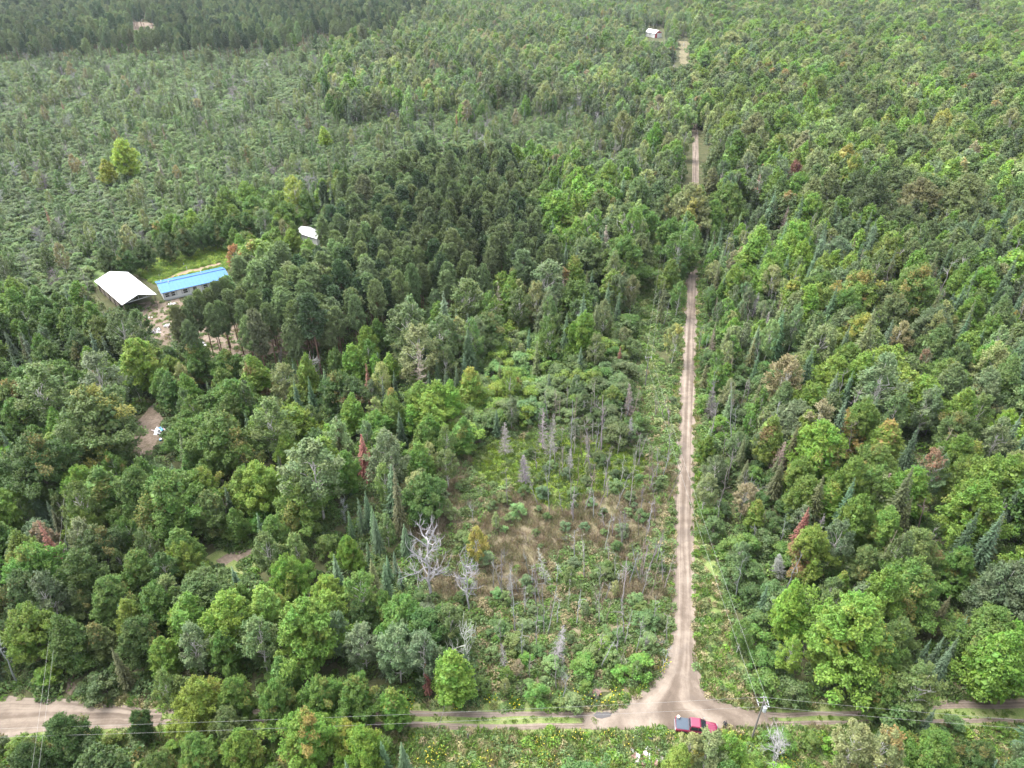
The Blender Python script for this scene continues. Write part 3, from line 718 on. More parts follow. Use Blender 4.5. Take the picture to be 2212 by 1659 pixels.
# red and white barn far up the road
bv = Vector((7.1, -13.5, 0)).normalized(); bc = Vector((134.2, 745.5, 0))
bn = empty('barn', bc, math.atan2(bv.y, bv.x)); tag(bn, 'small white roofed barn with a red gable far up the road', 'barn')
MB().box((0, 0, 2.0), (15, 8, 4)).build('wall', M_WHITE, bn); gable_roof(bn, 15, 4, 4.05, 6.3, M_WROOF, 0.4, 0.14)
for s in (-1, 1): MB().prism([(0, -4, 4.002), (0, 4, 4.002), (0, 0, 6.2)], (s * 7.35, 0, 0), (s * 7.55, 0, 0)).build('gable', M_RED, bn)
MB().box((7.53, -2.6, 1.9), (0.1, 2.4, 3.6)).build('door', M_RED, bn)
window(bn, (0, -4, 2.2), 1.4, 1.2, -1)
# silver camper glimpsed at the far sandy clearing
M_SILV = paint('silver_siding', (0.62, 0.65, 0.68), 0.35, 0.08, 1)
cl = at(22, 118); cp = empty('camper', cl, 0.5); tag(cp, 'pale camper glimpsed between far pines at the sandy clearing', 'camper')
MB().box((0, 0, 1.75), (8, 2.5, 2.4)).build('body', M_SILV, cp, 0.15); window(cp, (-1.5, -1.25, 2.0), 1.4, 0.7, -1); window(cp, (2, -1.25, 2.0), 1.0, 0.7, -1)
for x in (-0.8, 0.9):
    for s in (-1, 1): MB().cyl((x, s * 1.05, 0.36), (x, s * 1.3, 0.36), 0.36).build('wheel', M_DARK, cp)

# ------------------------------------------------------------------ the forest: colours
T = dict(G=(.086, .152, .028), YG=(.128, .198, .030), BG=(.108, .190, .026), DG=(.058, .106, .026), OL=(.090, .132, .038), GG=(.100, .142, .066), PL=(.165, .195, .075),
         YL=(.230, .215, .040), TN=(.190, .165, .090), FB=(.068, .108, .056), FD=(.045, .078, .036), FO=(.078, .092, .036), FG=(.085, .125, .040), PN=(.116, .154, .066), RB=(.170, .072, .052),
         AL=(.118, .180, .064), AD=(.068, .112, .034), W=(.255, .248, .244), WW=(.31, .303, .297), GY=(.20, .193, .19), BR=(.20, .168, .142), LY=(.20, .27, .035), BL=(.090, .140, .092))
TN_ = dict(G='mid green', YG='yellow green', BG='bright green', DG='dark green', OL='olive green', GG='grey green', PL='pale green', YL='yellowish', TN='tan', FB='blue green', FD='very dark green', FO='olive',
           FG='light green', PN='dusky green', RB='reddish brown', AL='dull green', AD='deep green', W='white', WW='bleached white', GY='grey', BR='brown', BL='bluish green', LY='lemon green')
RED, ORG, YEL = (.21, .095, .065), (.28, .17, .06), (.27, .24, .045)
KIND = dict(M=('maple', (0, 1, 2, 3)), m=('maple', (4, 5, 6)), B=('birch', (0, 1, 2, 3)), F=('fir', (0, 1, 2)), f=('fir', (3,)), P=('pine', (0, 1, 2, 3)), p=('pine', (2, 3)), D=('deadtree', (0, 1, 2)), d=('deadbush', (0, 1)), X=('deadfir', (0, 1, 2)), S=('snag', (0, 1, 2, 3)), A=('shrub', (0, 1, 2, 3)))
NAME = dict(maple=('maple_tree', 'maple', 'maple'), birch=('birch_tree', 'birch', 'birch'), fir=('fir_tree', 'fir', 'fir'), pine=('pine_tree', 'pine', 'pine'), deadtree=('dead_tree', 'dead tree', 'bare dead tree'),
            deadbush=('dead_bush', 'dead tree', 'leafless branching bush'), deadfir=('dead_fir', 'dead tree', 'bare dead fir'), snag=('dead_snag', 'dead tree', 'dead snag'), shrub=('shrub', 'shrub', 'leafy shrub'))
HGT = dict(M=lambda w: min(19, max(6, 1.15 * w + 3)), m=lambda w: min(18, max(6, 1.5 * w + 3)), B=lambda w: min(18, max(5, 1.7 * w + 3)), F=lambda w: min(19, max(4, 3.3 * w)), f=lambda w: min(19, max(4, 4.4 * w)), P=lambda w: 17.5,
           A=lambda w: max(2, 0.75 * w + 1), D=lambda w: max(6, 1.2 * w + 3), d=lambda w: max(3, w), X=lambda w: max(4, 3.2 * w), S=lambda w: 8)
# hand-surveyed trees: kind, x of top, y of top, crown width, colour [, turning colour, amount]
HERO = '''P 380 672 32 PN;P 398 690 30 PN;B 385 712 40 OL;P 392 664 34 PN;P 410 648 34 PN;P 428 640 34 PN;P 446 630 34 PN;P 465 618 36 PN;P 484 610 36 PN;P 448 655 34 PN;P 470 645 34 PN;P 495 632 36 PN;P 515 618 36 PN;P 520 650 36 PN;P 545 640 36 PN;P 570 660 36 PN;M 287 728 100 YG;m 358 806 52 G;m 395 808 50 BG;M 190 835 165 OL YEL .1;M 60 940 150 DG;M 25 862 75 G;B 70 790 105 OL;B 195 762 88 GG;M 160 712 62 AD;B 250 672 66 FG;B 290 668 48 DG;F 45 716 30 FD;F 180 636 26 FB;F 192 712 32 FB;F 20 765 28 FD;M 28 690 40 BG;
m 415 733 62 G ORG .12;M 363 750 52 DG;M 485 757 66 G;m 540 768 62 YG RED .25;B 605 785 52 PL;F 633 818 40 FD;F 665 812 42 FD;M 725 800 88 DG;M 760 815 80 AD RED .1;f 790 783 26 RB;M 465 893 130 G ORG .06;B 578 862 92 FG;B 560 885 60 BG;B 668 957 125 GG;m 205 1008 85 G;A 290 1012 55 BL;M 345 1022 140 G;M 430 1010 85 YG;m 440 1060 70 OL;M 632 1040 105 G;B 520 960 50 G;
M 45 1178 125 G;M 40 1312 112 BG;M 30 1238 105 AD;f 80 1122 46 RB;M 205 1140 100 DG;m 285 1190 72 G;B 345 1198 58 DG;A 355 1262 62 BL;M 225 1245 100 G;M 165 1275 60 OL;m 375 1312 48 YG;M 285 1335 95 DG;m 195 1348 58 OL;m 340 1378 60 BG;B 408 1352 70 GG;M 470 1368 80 G;B 545 1342 80 FG;M 510 1262 66 G;m 563 1262 58 BG;m 600 1284 46 YG;M 615 1204 86 BG;B 565 1153 58 OL;M 650 1298 150 BG;B 722 1328 60 GG;
M 415 1472 104 YG;M 497 1466 86 G;M 590 1476 92 G;M 690 1466 92 G;A 90 1440 60 BG;M 118 1548 105 DG;m 290 1535 42 DG;M 415 1592 92 G;M 510 1585 92 BG;M 655 1545 122 YG ORG .15;M 745 1560 70 YG YEL .2;M 200 1622 130 DG;M 330 1630 90 G;M 40 1610 90 DG;
F 806 1106 40 FB;F 772 1075 34 FB;F 788 1060 36 FB;M 750 1160 58 BG;B 770 1240 70 G;M 825 1280 66 G;M 768 1300 62 DG;B 775 1352 66 GG;B 850 1358 84 GG;B 905 1372 80 GG;f 918 1432 26 RB;M 765 1466 96 G;m 842 1488 62 BG;M 775 1574 95 BG;F 822 1600 38 FB;F 866 1602 38 FB;F 745 1642 36 FB;F 835 1200 26 FB;F 850 1190 22 FB;F 830 1215 22 FB;F 862 1225 22 FB;F 792 1170 30 FD;B 1030 1142 46 YL;f 955 1300 30 FO;f 975 1310 26 FO;A 920 1310 58 GG;
M 1872 1300 190 BG YEL .08;M 1905 1370 110 G;M 1950 1340 95 OL;M 1815 1365 90 BG;B 2005 1440 88 OL;F 2055 1284 44 FO;F 2186 1204 50 FG;F 2092 1330 40 FB;F 2058 1394 44 FB;F 2073 1372 38 FB;F 2110 1370 34 FG;F 2040 1375 34 FB;F 2012 1380 34 FB;
M 1760 1138 102 YG RED .22;B 1822 1126 64 GG;M 1880 1182 70 OL;M 1925 1100 96 G;M 1998 1142 108 OL RED .12;M 1990 1215 132 G ORG .05;M 2128 1042 135 BG;M 2090 1188 85 G;M 2165 1312 130 G;M 2200 1345 96 BG;m 1825 1235 40 YG;B 1808 1250 44 OL;M 1920 1460 80 G;
B 1500 1588 60 PL YEL .2;B 1540 1586 66 PL;B 1582 1590 60 YG;B 1600 1606 50 YG;m 1475 1612 60 YG;B 1865 1570 78 PL;B 1935 1584 84 PL ORG .15;M 2040 1582 112 G;A 1955 1522 108 DG;F 2022 1528 40 FB;M 2130 1610 90 DG;F 2155 1640 40 BL;
B 873 655 86 FG;B 900 702 86 PL;B 955 684 78 FG;B 1005 602 72 FG;M 1057 674 80 FG;B 1120 624 56 FG;m 1085 586 46 BG;m 1243 552 56 BG;M 1355 512 98 G;B 1185 562 76 GG;B 937 628 40 GG;X 1075 608 36 BR;f 1217 602 18 BR;F 1315 608 38 FB;F 1329 600 22 FB;F 1342 598 22 FB;F 1352 598 22 FB;F 1338 632 26 FB;F 1264 654 32 FB;F 1288 652 28 FO;F 1162 674 22 FB;F 1143 708 26 FB;F 1160 736 32 FO;F 942 775 34 FD;F 962 795 36 FD;F 985 790 36 FD;F 925 800 30 FD;m 1015 795 60 YG YEL .15;B 1100 800 40 YG;
F 815 760 24 FB;F 808 788 24 FB;F 825 818 28 FB;F 750 756 20 FB;F 850 800 24 FD;B 830 935 84 GG;f 850 1006 48 FO;M 910 920 70 G;A 965 935 60 G;m 1000 900 50 G;
F 1555 564 26 FO;m 1592 570 46 BG;B 1675 572 42 PL;B 1732 576 36 YG;B 1775 580 36 PL;M 1865 582 112 YG ORG .1;M 1995 570 112 G ORG .08;M 1945 634 92 FG;M 1870 678 86 YG YEL .2;M 1840 744 82 BG;M 1812 768 86 YG;M 1765 828 86 BG;B 1708 768 74 TN;M 1755 756 60 G;B 1920 772 96 GG;M 1965 762 50 BG;B 1955 695 50 TN;M 2060 778 92 G;M 2145 798 96 GG;M 2063 682 56 OL;M 2085 744 88 DG;B 1945 853 62 FG;B 2022 842 66 GG;M 1790 912 118 BG RED .06;m 1925 908 72 YG ORG .15;M 1905 960 96 G;M 2080 888 92 OL;m 2115 954 60 BG;M 1735 990 82 YG;M 1900 1010 102 G PL .15;M 1985 1014 100 BG;B 2030 972 70 GG RED .3;m 1805 1044 60 BG;
M 2185 668 58 YG ORG .3;M 2190 884 62 BG;B 2172 908 64 GG;F 2100 612 32 FB;F 2040 622 30 FB;F 2065 638 24 FB;F 2130 704 28 FB;F 1993 688 26 FB;F 2204 704 30 FB;F 2150 610 26 FB;F 2178 615 26 FB;F 1810 1005 26 FB;F 1965 960 26 FB;F 1700 830 26 FO;F 1740 1000 28 FO;F 1655 1100 26 FO;F 1640 760 24 FD;F 1580 700 22 FO;F 1610 640 24 FO;F 1905 620 20 FB;F 1655 655 20 FO;F 1548 690 24 FO;m 1555 790 40 G;A 1560 900 50 BG;A 1600 940 60 AD;A 1585 1165 56 G;A 1620 1160 70 G;A 1680 1260 70 AD;A 1628 1268 56 DG;A 1640 1325 60 AD;A 1640 1360 62 G;A 1690 1400 60 DG;A 1660 1460 80 G;A 1720 1480 70 AD;m 1640 1080 40 YG;B 1610 1340 40 G;B 1718 1380 50 YG;
m 257 298 50 LY;m 223 342 32 LY;B 630 380 48 LY;m 697 272 24 LY;P 450 105 22 PN;f 352 180 22 FG;f 375 175 24 FG;f 390 200 22 FG;f 425 160 26 FG;f 440 205 24 FG;f 405 190 24 FD;F 650 400 22 FD;F 668 392 22 FD;F 690 395 24 FD;F 712 390 24 FD;F 730 398 24 FD;F 750 392 24 FD;F 700 410 24 FD;F 740 415 24 FD;F 762 430 22 FD;B 503 528 40 ORG;B 550 520 90 YG ORG .1;
B 565 450 40 GG;M 455 472 46 DG;M 500 462 52 DG;M 425 482 40 AD;M 300 520 46 DG;M 262 530 48 DG;M 350 502 46 AD;M 392 492 44 DG;M 530 460 50 DG;M 222 532 46 AD;
M 1110 312 58 BG;M 1205 415 106 BG;M 1300 408 72 FG;M 1380 384 78 FG;m 1180 388 46 G;m 1185 520 46 BG;B 1353 440 66 FG;B 1250 165 36 PL;B 1425 205 44 TN;B 1180 178 36 PL;M 1500 398 98 PL YEL .15;B 1462 700 42 PL YEL .2;B 1482 270 36 PL;M 1450 470 70 G;M 1440 420 60 FG;B 1470 500 56 G;B 1470 610 36 G;B 1415 170 50 FG;M 1465 560 40 DG;M 1545 430 60 G;B 1620 330 44 GG;B 1650 360 50 GG;B 1690 345 56 GG;B 1720 350 40 RB;m 1685 290 60 BG;M 1580 240 60 YG;M 1590 160 60 PL;m 2045 235 50 YL;m 1835 310 50 YL;B 1870 360 44 G;M 1920 260 80 FG;M 1990 290 90 FG;M 1830 190 70 FG;M 2100 260 66 YG;M 2160 300 60 YG'''
# dead wood with both ends surveyed: kind, top x y, foot x y, width, colour
DEADS = '''d 372 700 374 740 40 GY;d 400 715 402 748 44 GY;D 924 1128 932 1288 120 WW;D 1003 1178 1014 1322 84 WW;D 1000 1322 1004 1472 84 WW;S 1104 1219 1114 1369 0 WW;S 1132 1268 1133 1326 0 W;S 1170 1262 1176 1368 0 GY;S 1206 1258 1184 1368 20 W;S 1292 1264 1290 1324 0 BR;S 1302 1262 1300 1320 0 BR;
S 1357 1200 1344 1305 30 W;d 1390 1222 1385 1262 42 GY;S 1082 1188 1082 1267 14 GY;D 668 758 684 832 56 WW;X 607 748 604 790 14 GY;X 185 1042 200 1140 46 GY;d 462 1048 470 1105 90 GY;X 902 742 910 892 52 BR;D 740 1066 746 1130 30 WW;
X 1090 912 1091 985 34 GY;X 1173 880 1172 975 30 GY;X 1196 892 1188 990 32 GY;X 1130 982 1136 1048 36 GY;X 1364 900 1356 956 26 GY;X 1360 828 1357 900 26 BR;S 1229 988 1234 1080 14 GY;S 1237 868 1234 995 24 GY;S 1270 905 1279 1038 34 GY;S 1304 850 1298 985 30 GY;S 1345 882 1341 925 0 GY;S 1346 982 1339 1055 0 W;S 1370 976 1359 1095 0 W;S 1181 1006 1187 1105 16 GY;S 1096 1010 1097 1095 0 GY;S 1140 1034 1162 1092 10 W;S 1390 1048 1384 1110 0 GY;S 1240 1080 1238 1130 20 GY;S 1340 1110 1344 1180 16 GY;S 1352 1100 1350 1160 0 GY;d 1135 1150 1140 1175 50 BR;
S 1545 800 1536 906 20 GY;X 1540 835 1534 905 32 GY;S 1580 826 1579 988 12 W;S 1590 880 1588 940 0 W;S 1566 936 1562 985 0 GY;X 1655 896 1648 968 26 GY;d 1618 1012 1614 1090 70 GY;S 1640 740 1632 810 8 GY;X 1683 1196 1682 1245 36 GY;d 1705 1290 1702 1340 54 GY;X 1775 1340 1745 1412 52 GY;S 1876 1280 1843 1335 0 WW;S 1606 1208 1588 1295 0 GY;D 1690 1562 1664 1662 76 WW;d 1720 1410 1715 1432 30 GY;S 1632 1130 1628 1175 12 GY;S 1860 1225 1842 1270 0 W;S 1838 1225 1832 1265 0 W;d 1855 1110 1842 1150 50 GY;
D 1425 435 1425 480 30 W;S 1612 315 1600 360 6 W;D 1620 360 1612 400 40 W;D 1690 375 1680 425 36 GY;S 1790 320 1780 385 0 GY;X 1790 420 1780 465 18 GY;D 1655 535 1655 560 30 W;D 1880 528 1870 556 30 W;D 1480 478 1476 510 28 GY;
D 322 275 332 325 26 W;S 580 78 586 102 10 W;S 573 346 574 370 0 W;D 690 72 697 100 20 W;D 968 60 972 96 24 W;S 1033 70 1034 115 0 W;X 1155 150 1154 190 20 GY;S 1145 150 1142 185 0 GY;S 882 140 886 175 10 GY;S 898 258 899 292 10 W;S 905 256 903 292 6 W;D 966 310 970 345 34 GY;D 1075 278 1080 308 26 GY;S 1111 285 1112 312 0 GY;D 505 165 503 218 26 GY;S 470 140 473 170 10 W;D 155 150 160 180 26 GY;D 1250 190 1253 240 26 W;S 1320 195 1322 230 8 W;d 790 195 792 230 34 GY;d 640 200 640 240 36 GY;D 1010 315 1014 350 30 GY;d 1240 320 1240 362 50 GY;
S 240 28 248 58 0 W;S 205 8 212 60 0 BR;S 232 0 238 58 0 W;X 1215 470 1215 525 12 GY;X 1310 505 1308 560 26 GY;D 880 545 880 660 56 GY;D 930 575 925 640 20 GY;d 1290 1478 1290 1512 40 GY;S 1205 1410 1203 1490 24 GY;d 1215 1430 1212 1490 36 GY;S 1145 1420 1144 1470 0 BR;S 1080 1340 1083 1395 20 GY;d 1120 1480 1122 1500 30 GY;X 1510 1040 1508 1060 8 GY;D 2155 795 2140 845 40 GY;X 2210 740 2180 810 14 GY;D 2015 880 1998 940 34 W;X 1960 985 1955 1010 20 GY;d 2045 1150 2040 1180 30 GY'''
LANDM = [(1505, 1565, 'red pickup'), (1302, 1546, 'puddle'), (1110, 1300, 'thick white snag'), (927, 1210, 'great white dead tree'), (410, 615, 'blue roofed house'), (270, 620, 'white roofed shelter'), (312, 930, 'driveway bend'),
         (1150, 1000, 'green sedge patch'), (1394, 800, 'lone utility pole'), (1628, 1560, 'junction pole'), (440, 1277, 'glade scrap heap'), (1478, 110, 'far road clearing'), (1415, 75, 'red gabled barn'), (675, 505, 'white roofed shed'),
         (331, 718, 'white scrap heap'), (1872, 1400, 'broadest maple'), (906, 830, 'tan dead fir'), (1400, 1640, 'pinkish board heap'), (1690, 1610, 'white dead bush'), (60, 1550, 'sandy road mouth'), (300, 55, 'far sand clearing'), (430, 570, 'garden plot'),
         (680, 800, 'forked white dead tree'), (188, 1090, 'fuzzy grey dead fir'), (1250, 1150, 'brown reed bed'), (1860, 1305, 'leaning white log'), (155, 1450, 'side path'), (1575, 1400, 'grassy right verge'), (1500, 340, 'two rut road stretch'), (1050, 640, 'pine stand corner'), (900, 470, 'pine stand middle'),
         (560, 700, 'bare pine trunks'), (1945, 700, 'tan birch'), (2130, 1110, 'bright maple at right'), (1150, 165, 'grey dead grove'), (258, 320, 'yellow green tree'), (325, 300, 'leaning white birch trunk'), (410, 210, 'swamp conifer clump'), (720, 410, 'dark fir row'), (650, 1380, 'round bright maple'), (1000, 1400, 'twiggy dead birch'),
         (1900, 250, 'pale maple slope'), (1700, 370, 'white barked trio'), (2150, 450, 'right edge slope'), (1495, 900, 'middle road stretch'), (1490, 600, 'upper road end'), (60, 1000, 'left edge maples'), (780, 1080, 'blue fir clump'), (2060, 1380, 'silvery fir clump'), (1330, 640, 'pointed fir clump')]
CLEAR = [[(1452, 1540), (1445, 1380), (1450, 1200), (1458, 1000), (1468, 800), (1478, 660), (1485, 575), (1509, 575), (1507, 700), (1504, 900), (1503, 1100), (1505, 1300), (1509, 1420), (1530, 1490), (1640, 1530), (1640, 1580), (1290, 1582), (1290, 1530), (1380, 1490)],
         [(880, 1532), (1300, 1534), (1300, 1582), (880, 1580)], [(1630, 1535), (1930, 1533), (1930, 1578), (1630, 1578)],
         [(-30, 1503), (370, 1526), (370, 1572), (270, 1578), (60, 1590), (-30, 1600)], [(2015, 1508), (2240, 1503), (2240, 1565), (2110, 1565)],
         [(198, 606), (214, 578), (286, 578), (335, 612), (345, 604), (488, 574), (480, 606), (430, 648), (350, 662), (340, 675), (300, 672), (268, 652)], [(300, 668), (350, 660), (368, 690), (350, 738), (315, 738)],
         [(270, 950), (300, 900), (330, 876), (352, 905), (358, 955), (345, 985), (295, 985)], [(330, 590), (420, 556), (492, 536), (492, 584), (340, 616)],
         [(1010, 970), (1110, 950), (1130, 1030), (1040, 1045)], [(645, 484), (702, 498), (702, 513), (650, 504)], [(1396, 60), (1434, 63), (1434, 84), (1412, 87), (1396, 78)],
         [(1486, 284), (1515, 284), (1518, 392), (1484, 392)], [(1466, 84), (1488, 84), (1487, 140), (1467, 140)], [(470, 1200), (540, 1180), (548, 1205), (490, 1225)], [(142, 1395), (170, 1395), (165, 1490), (142, 1490)], [(420, 1255), (460, 1255), (460, 1292), (420, 1292)],
         [(285, 46), (335, 46), (332, 56), (290, 58)], [(1505, 1150), (1530, 1200), (1590, 1360), (1605, 1440), (1620, 1530), (1520, 1490), (1506, 1420)], [(1385, 560), (1412, 540), (1412, 700), (1405, 820), (1455, 900), (1455, 1000), (1415, 920), (1385, 840)],
         [(890, 1582), (1400, 1584), (1470, 1590), (1470, 1662), (920, 1662)], [(1460, 1535), (1580, 1535), (1580, 1590), (1460, 1590)], [(1600, 1530), (1650, 1530), (1650, 1600), (1600, 1600)], [(1385, 770), (1405, 770), (1405, 840), (1385, 840)], [(385, 690), (760, 690), (755, 742), (600, 768), (440, 758)]]
ZONES = [  # name, polygon (crown position in the survey frame), spacing, kinds [(code, weight, hmin, hmax, width/height), colours]
    ('top_pines', [(-900, -200), (905, -200), (890, 45), (760, 58), (560, 88), (400, 86), (250, 92), (120, 104), (-900, 116)], 5.4, [('P', .66, 15, 21), ('F', .14, 9, 15), ('B', .13, 9, 15), ('M', .05, 9, 13), ('S', .02, 9, 14)]),
    ('pine_stand', [(640, 560), (690, 500), (745, 440), (800, 380), (860, 352), (980, 345), (1080, 365), (1165, 420), (1180, 470), (1185, 540), (1140, 600), (1000, 625), (900, 615), (850, 640), (815, 690), (790, 730), (700, 745), (600, 735), (500, 725), (420, 700), (385, 665), (430, 630), (480, 590), (560, 570)], 4.5, [('P', .97, 13.5, 19), ('B', .03, 9, 12)]),
    ('alder', [(-900, 116), (250, 92), (560, 92), (690, 105), (710, 185), (760, 232), (1000, 222), (1180, 208), (1330, 238), (1395, 290), (1330, 345), (1180, 330), (1100, 330), (980, 318), (850, 345), (750, 395), (560, 420), (420, 470), (300, 545), (200, 600), (140, 640), (-900, 740)], 2.5, [('A', .90, 1.7, 3.8), ('B', .035, 6, 11), ('f', .02, 6, 12), ('S', .016, 5, 10), ('d', .014, 3, 5), ('D', .01, 6, 11)]),
    ('top_mix', [(690, 105), (905, 40), (905, -200), (1474, -200), (1474, 180), (1395, 290), (1330, 238), (1180, 208), (1000, 222), (760, 232), (710, 185)], 5.2, [('B', .46, 10, 17), ('m', .14, 11, 16), ('F', .12, 10, 16), ('D', .12, 8, 12), ('S', .09, 7, 12), ('X', .04, 7, 11), ('d', .03, 4, 6)]),
    ('road_edge', [(1505, 430), (1640, 430), (1680, 600), (1670, 1000), (1720, 1250), (1740, 1545), (1505, 1545)], 3.4, [('A', .5, 2.5, 5), ('B', .16, 6, 10), ('F', .18, 6, 11), ('m', .08, 6, 9), ('S', .10, 6, 10), ('X', .05, 6, 9)]),
    ('right_far', [(1474, -200), (3100, -200), (3100, 440), (1474, 440)], 7.4, [('M', .36, 13, 18), ('m', .27, 14, 20), ('B', .22, 12, 18), ('F', .12, 12, 18), ('D', .025, 8, 12), ('S', .035, 8, 12)]),
    ('right', [(1505, 440), (3100, 440), (3100, 1545), (1505, 1545)], 4.7, [('M', .2, 11, 16), ('m', .16, 11, 16), ('F', .32, 10, 18), ('B', .19, 10, 16), ('A', .06, 3, 5), ('S', .08, 9, 14), ('X', .04, 8, 12)]),
    ('mid_alder', [(985, 830), (1080, 720), (1240, 690), (1400, 690), (1400, 840), (1460, 900), (1450, 960), (1250, 905), (1060, 960), (980, 960)], 3.1, [('A', .9, 3.5, 6.0), ('B', .06, 6, 9), ('F', .04, 6, 9)]),
    ('mid_mix', [(1100, 330), (1395, 290), (1474, 180), (1490, 560), (1470, 700), (1400, 690), (1240, 690), (1080, 720), (985, 830), (830, 800), (815, 690), (850, 640), (1000, 625), (1140, 600), (1185, 540), (1180, 470), (1165, 420)], 4.5, [('B', .3, 10, 16), ('M', .15, 10, 15), ('m', .16, 11, 16), ('F', .29, 9, 16), ('A', .07, 4, 6), ('S', .03, 6, 9)]),
    ('brush', [(1010, 1390), (1180, 1380), (1300, 1330), (1455, 1290), (1445, 1400), (1400, 1460), (1350, 1500), (1000, 1520)], 2.5, [('A', .83, 1.2, 3.6), ('B', .07, 3, 6), ('d', .06, 2, 3), ('S', .04, 4, 7)]),
    ('marsh', PX_MARSH, 4.1, [('A', .72, 0.9, 3.0), ('d', .06, 1.5, 2.5), ('S', .14, 4, 8), ('B', .08, 3, 6)]),
    ('south', [(-900, 1560), (3100, 1560), (3100, 2400), (-900, 2400)], 3.6, [('A', .8, 1.5, 3.5), ('M', .1, 6, 9), ('B', .1, 5, 8)]),
    ('left', [(-900, 380), (1100, 380), (1100, 1560), (-900, 1560)], 4.3, [('M', .22, 8, 12), ('m', .26, 8, 13), ('B', .22, 7, 12), ('F', .17, 6, 12), ('A', .11, 3, 5), ('S', .02, 6, 9)])]
EDGE = True
PAL = {'P': 'PN PN PN PN FD', 'X': 'GY GY BR', 'S': 'GY W GY BR', 'D': 'GY W GY', 'd': 'GY GY BR', 'F': 'FB FD FO FB', 'f': 'FG FO FD',
       'M': 'G BG DG YG G OL', 'm': 'G BG YG G', 'B': 'FG GG OL PL G', 'A': 'AL AD G AL'}
PALZ = {'alder': {'A': 'AL AL AL AD GG FG', 'B': 'FG AL GG PL', 'f': 'FG FO FD FO'}, 'right_far': {'M': 'FG YG BG G PL FG OL', 'm': 'FG YG PL BG', 'B': 'PL GG FG PL GG', 'F': 'BL FB FO'}, 'top_mix': {'B': 'PL GG FG PL AL GG', 'M': 'FG G PL OL'}, 'right': {'M': 'BG YG G BG FG GG', 'm': 'BG YG FG', 'B': 'GG FG PL OL', 'A': 'AD DG AD G'},
        'mid_mix': {'M': 'G FG BG GG', 'B': 'FG GG PL G'}, 'mid_alder': {'A': 'FG G AL YG AL'}, 'road_edge': {'A': 'AD G AD DG', 'B': 'GG FG PL G', 'F': 'FO FD FB FO GG'}, 'left': {'M': 'G BG G DG YG', 'A': 'DG AD G'}, 'marsh': {'A': 'AL OL GG AD', 'B': 'GG PL OL'}, 'brush': {'A': 'AL G AD OL'}, 'south': {'A': 'G BG YG AL G'}, 'top_pines': {'P': 'PN FD PN'}}
R0 = np.random.default_rng(77)
TREES = []   # dicts: code, kind, var, x, y, h, w, tint, tname, fall, famt, rot, tilt, hero
def add_tree(code, x, y, h, w, tn, fall=None, famt=-0.2, tilt=None, hero=False, zone=None):
    kind, vs = KIND[code]
    c = np.array(T.get(tn, ORG)) * (1 + 0.10 * R0.normal()) * (1 + 0.05 * R0.normal(size=3)); 
    TREES.append(dict(code=code, kind=kind, var=int(R0.choice(vs)), x=x, y=y, h=h, w=w, tint=np.clip(c, 0.01, 0.8), tn=tn, fall=fall or ORG, famt=famt, rot=R0.uniform(0, 6.28), tilt=tilt, hero=hero, zone=zone))
def depth_at(px, py, z): p = at(px, py, z); return p, p.y * CP - (p.z - H_CAM) * SP
for e in HERO.replace('\n', '').split(';'):
    q = e.split(); code, px, py, wp, tn = q[0], float(q[1]), float(q[2]), float(q[3]), q[4]
    h = 10.0
    for _ in range(4):
        p, d = depth_at(px, py, h); w = wp * d / FPX; h = HGT[code](w)
    if code == 'P': w = max(w, 4.5)
    fl = dict(RED=RED, ORG=ORG, YEL=YEL, PL=(.33, .36, .2)).get(q[5]) if len(q) > 5 else None
    if code == 'P' and px < 600: h = R0.uniform(16.5, 19)
    add_tree(code if not (code == 'P' and px < 600) else 'p', p.x, p.y, h, w, tn, fl, float(q[6]) if len(q) > 6 else (0.03 if code in 'Mm' else -0.2), hero=True)
for e in DEADS.replace('\n', '').split(';'):
    q = e.split(); code = q[0]; tx, ty, bx, by, wp = map(float, q[1:6])
    b0, d = depth_at(bx, by, 0); lo_, hi_ = 0.5, 30.0
    for _ in range(30):
        z = (lo_ + hi_) / 2; u, _d = proj((b0.x, b0.y, z))
        if u[1] > ty: lo_ = z
        else: hi_ = z
    u, d2 = proj((b0.x, b0.y, z)); dx = (tx - u[0]) * d2 / FPX
    add_tree(code, b0.x, b0.y, z, max(wp, 12) * d / FPX if code != 'S' else max(1.6, wp * d / FPX), q[6], tilt=dx / z, hero=True)
for k in range(135):
    px, py = R0.uniform(1150, 1450), R0.uniform(900, 1300)
    if k > 95: px, py = R0.uniform(1060, 1440), R0.uniform(1250, 1460)
    if px < 1230 and py > 1080 and k <= 95: continue
    b0 = at(px, py); hq_ = R0.uniform(4.5, 9.5); cd = 'S' if R0.random() < .93 else 'X'
    add_tree(cd, b0.x, b0.y, hq_, 1.8 if cd == 'S' else hq_ * .28, ('GY', 'W', 'W', 'GY', 'BR')[R0.integers(0, 5)], tilt=R0.normal() * .1, zone='marsh')
NHERO = len(TREES)
hx = np.array([t['x'] for t in TREES]); hy = np.array([t['y'] for t in TREES]); hr = np.array([t['w'] / 2 if t['kind'] not in ('snag', 'deadfir', 'deadtree') else 0.3 for t in TREES]); hh = np.array([t['h'] for t in TREES])
ROADS_W = [wpoly(p) for p in (CLEAR[0], CLEAR[1], CLEAR[2], CLEAR[3], CLEAR[4], PX_YARD, PX_GARDEN)] + [wpoly(PX_CORR)]
YARD_W = wpoly(PX_YARD)
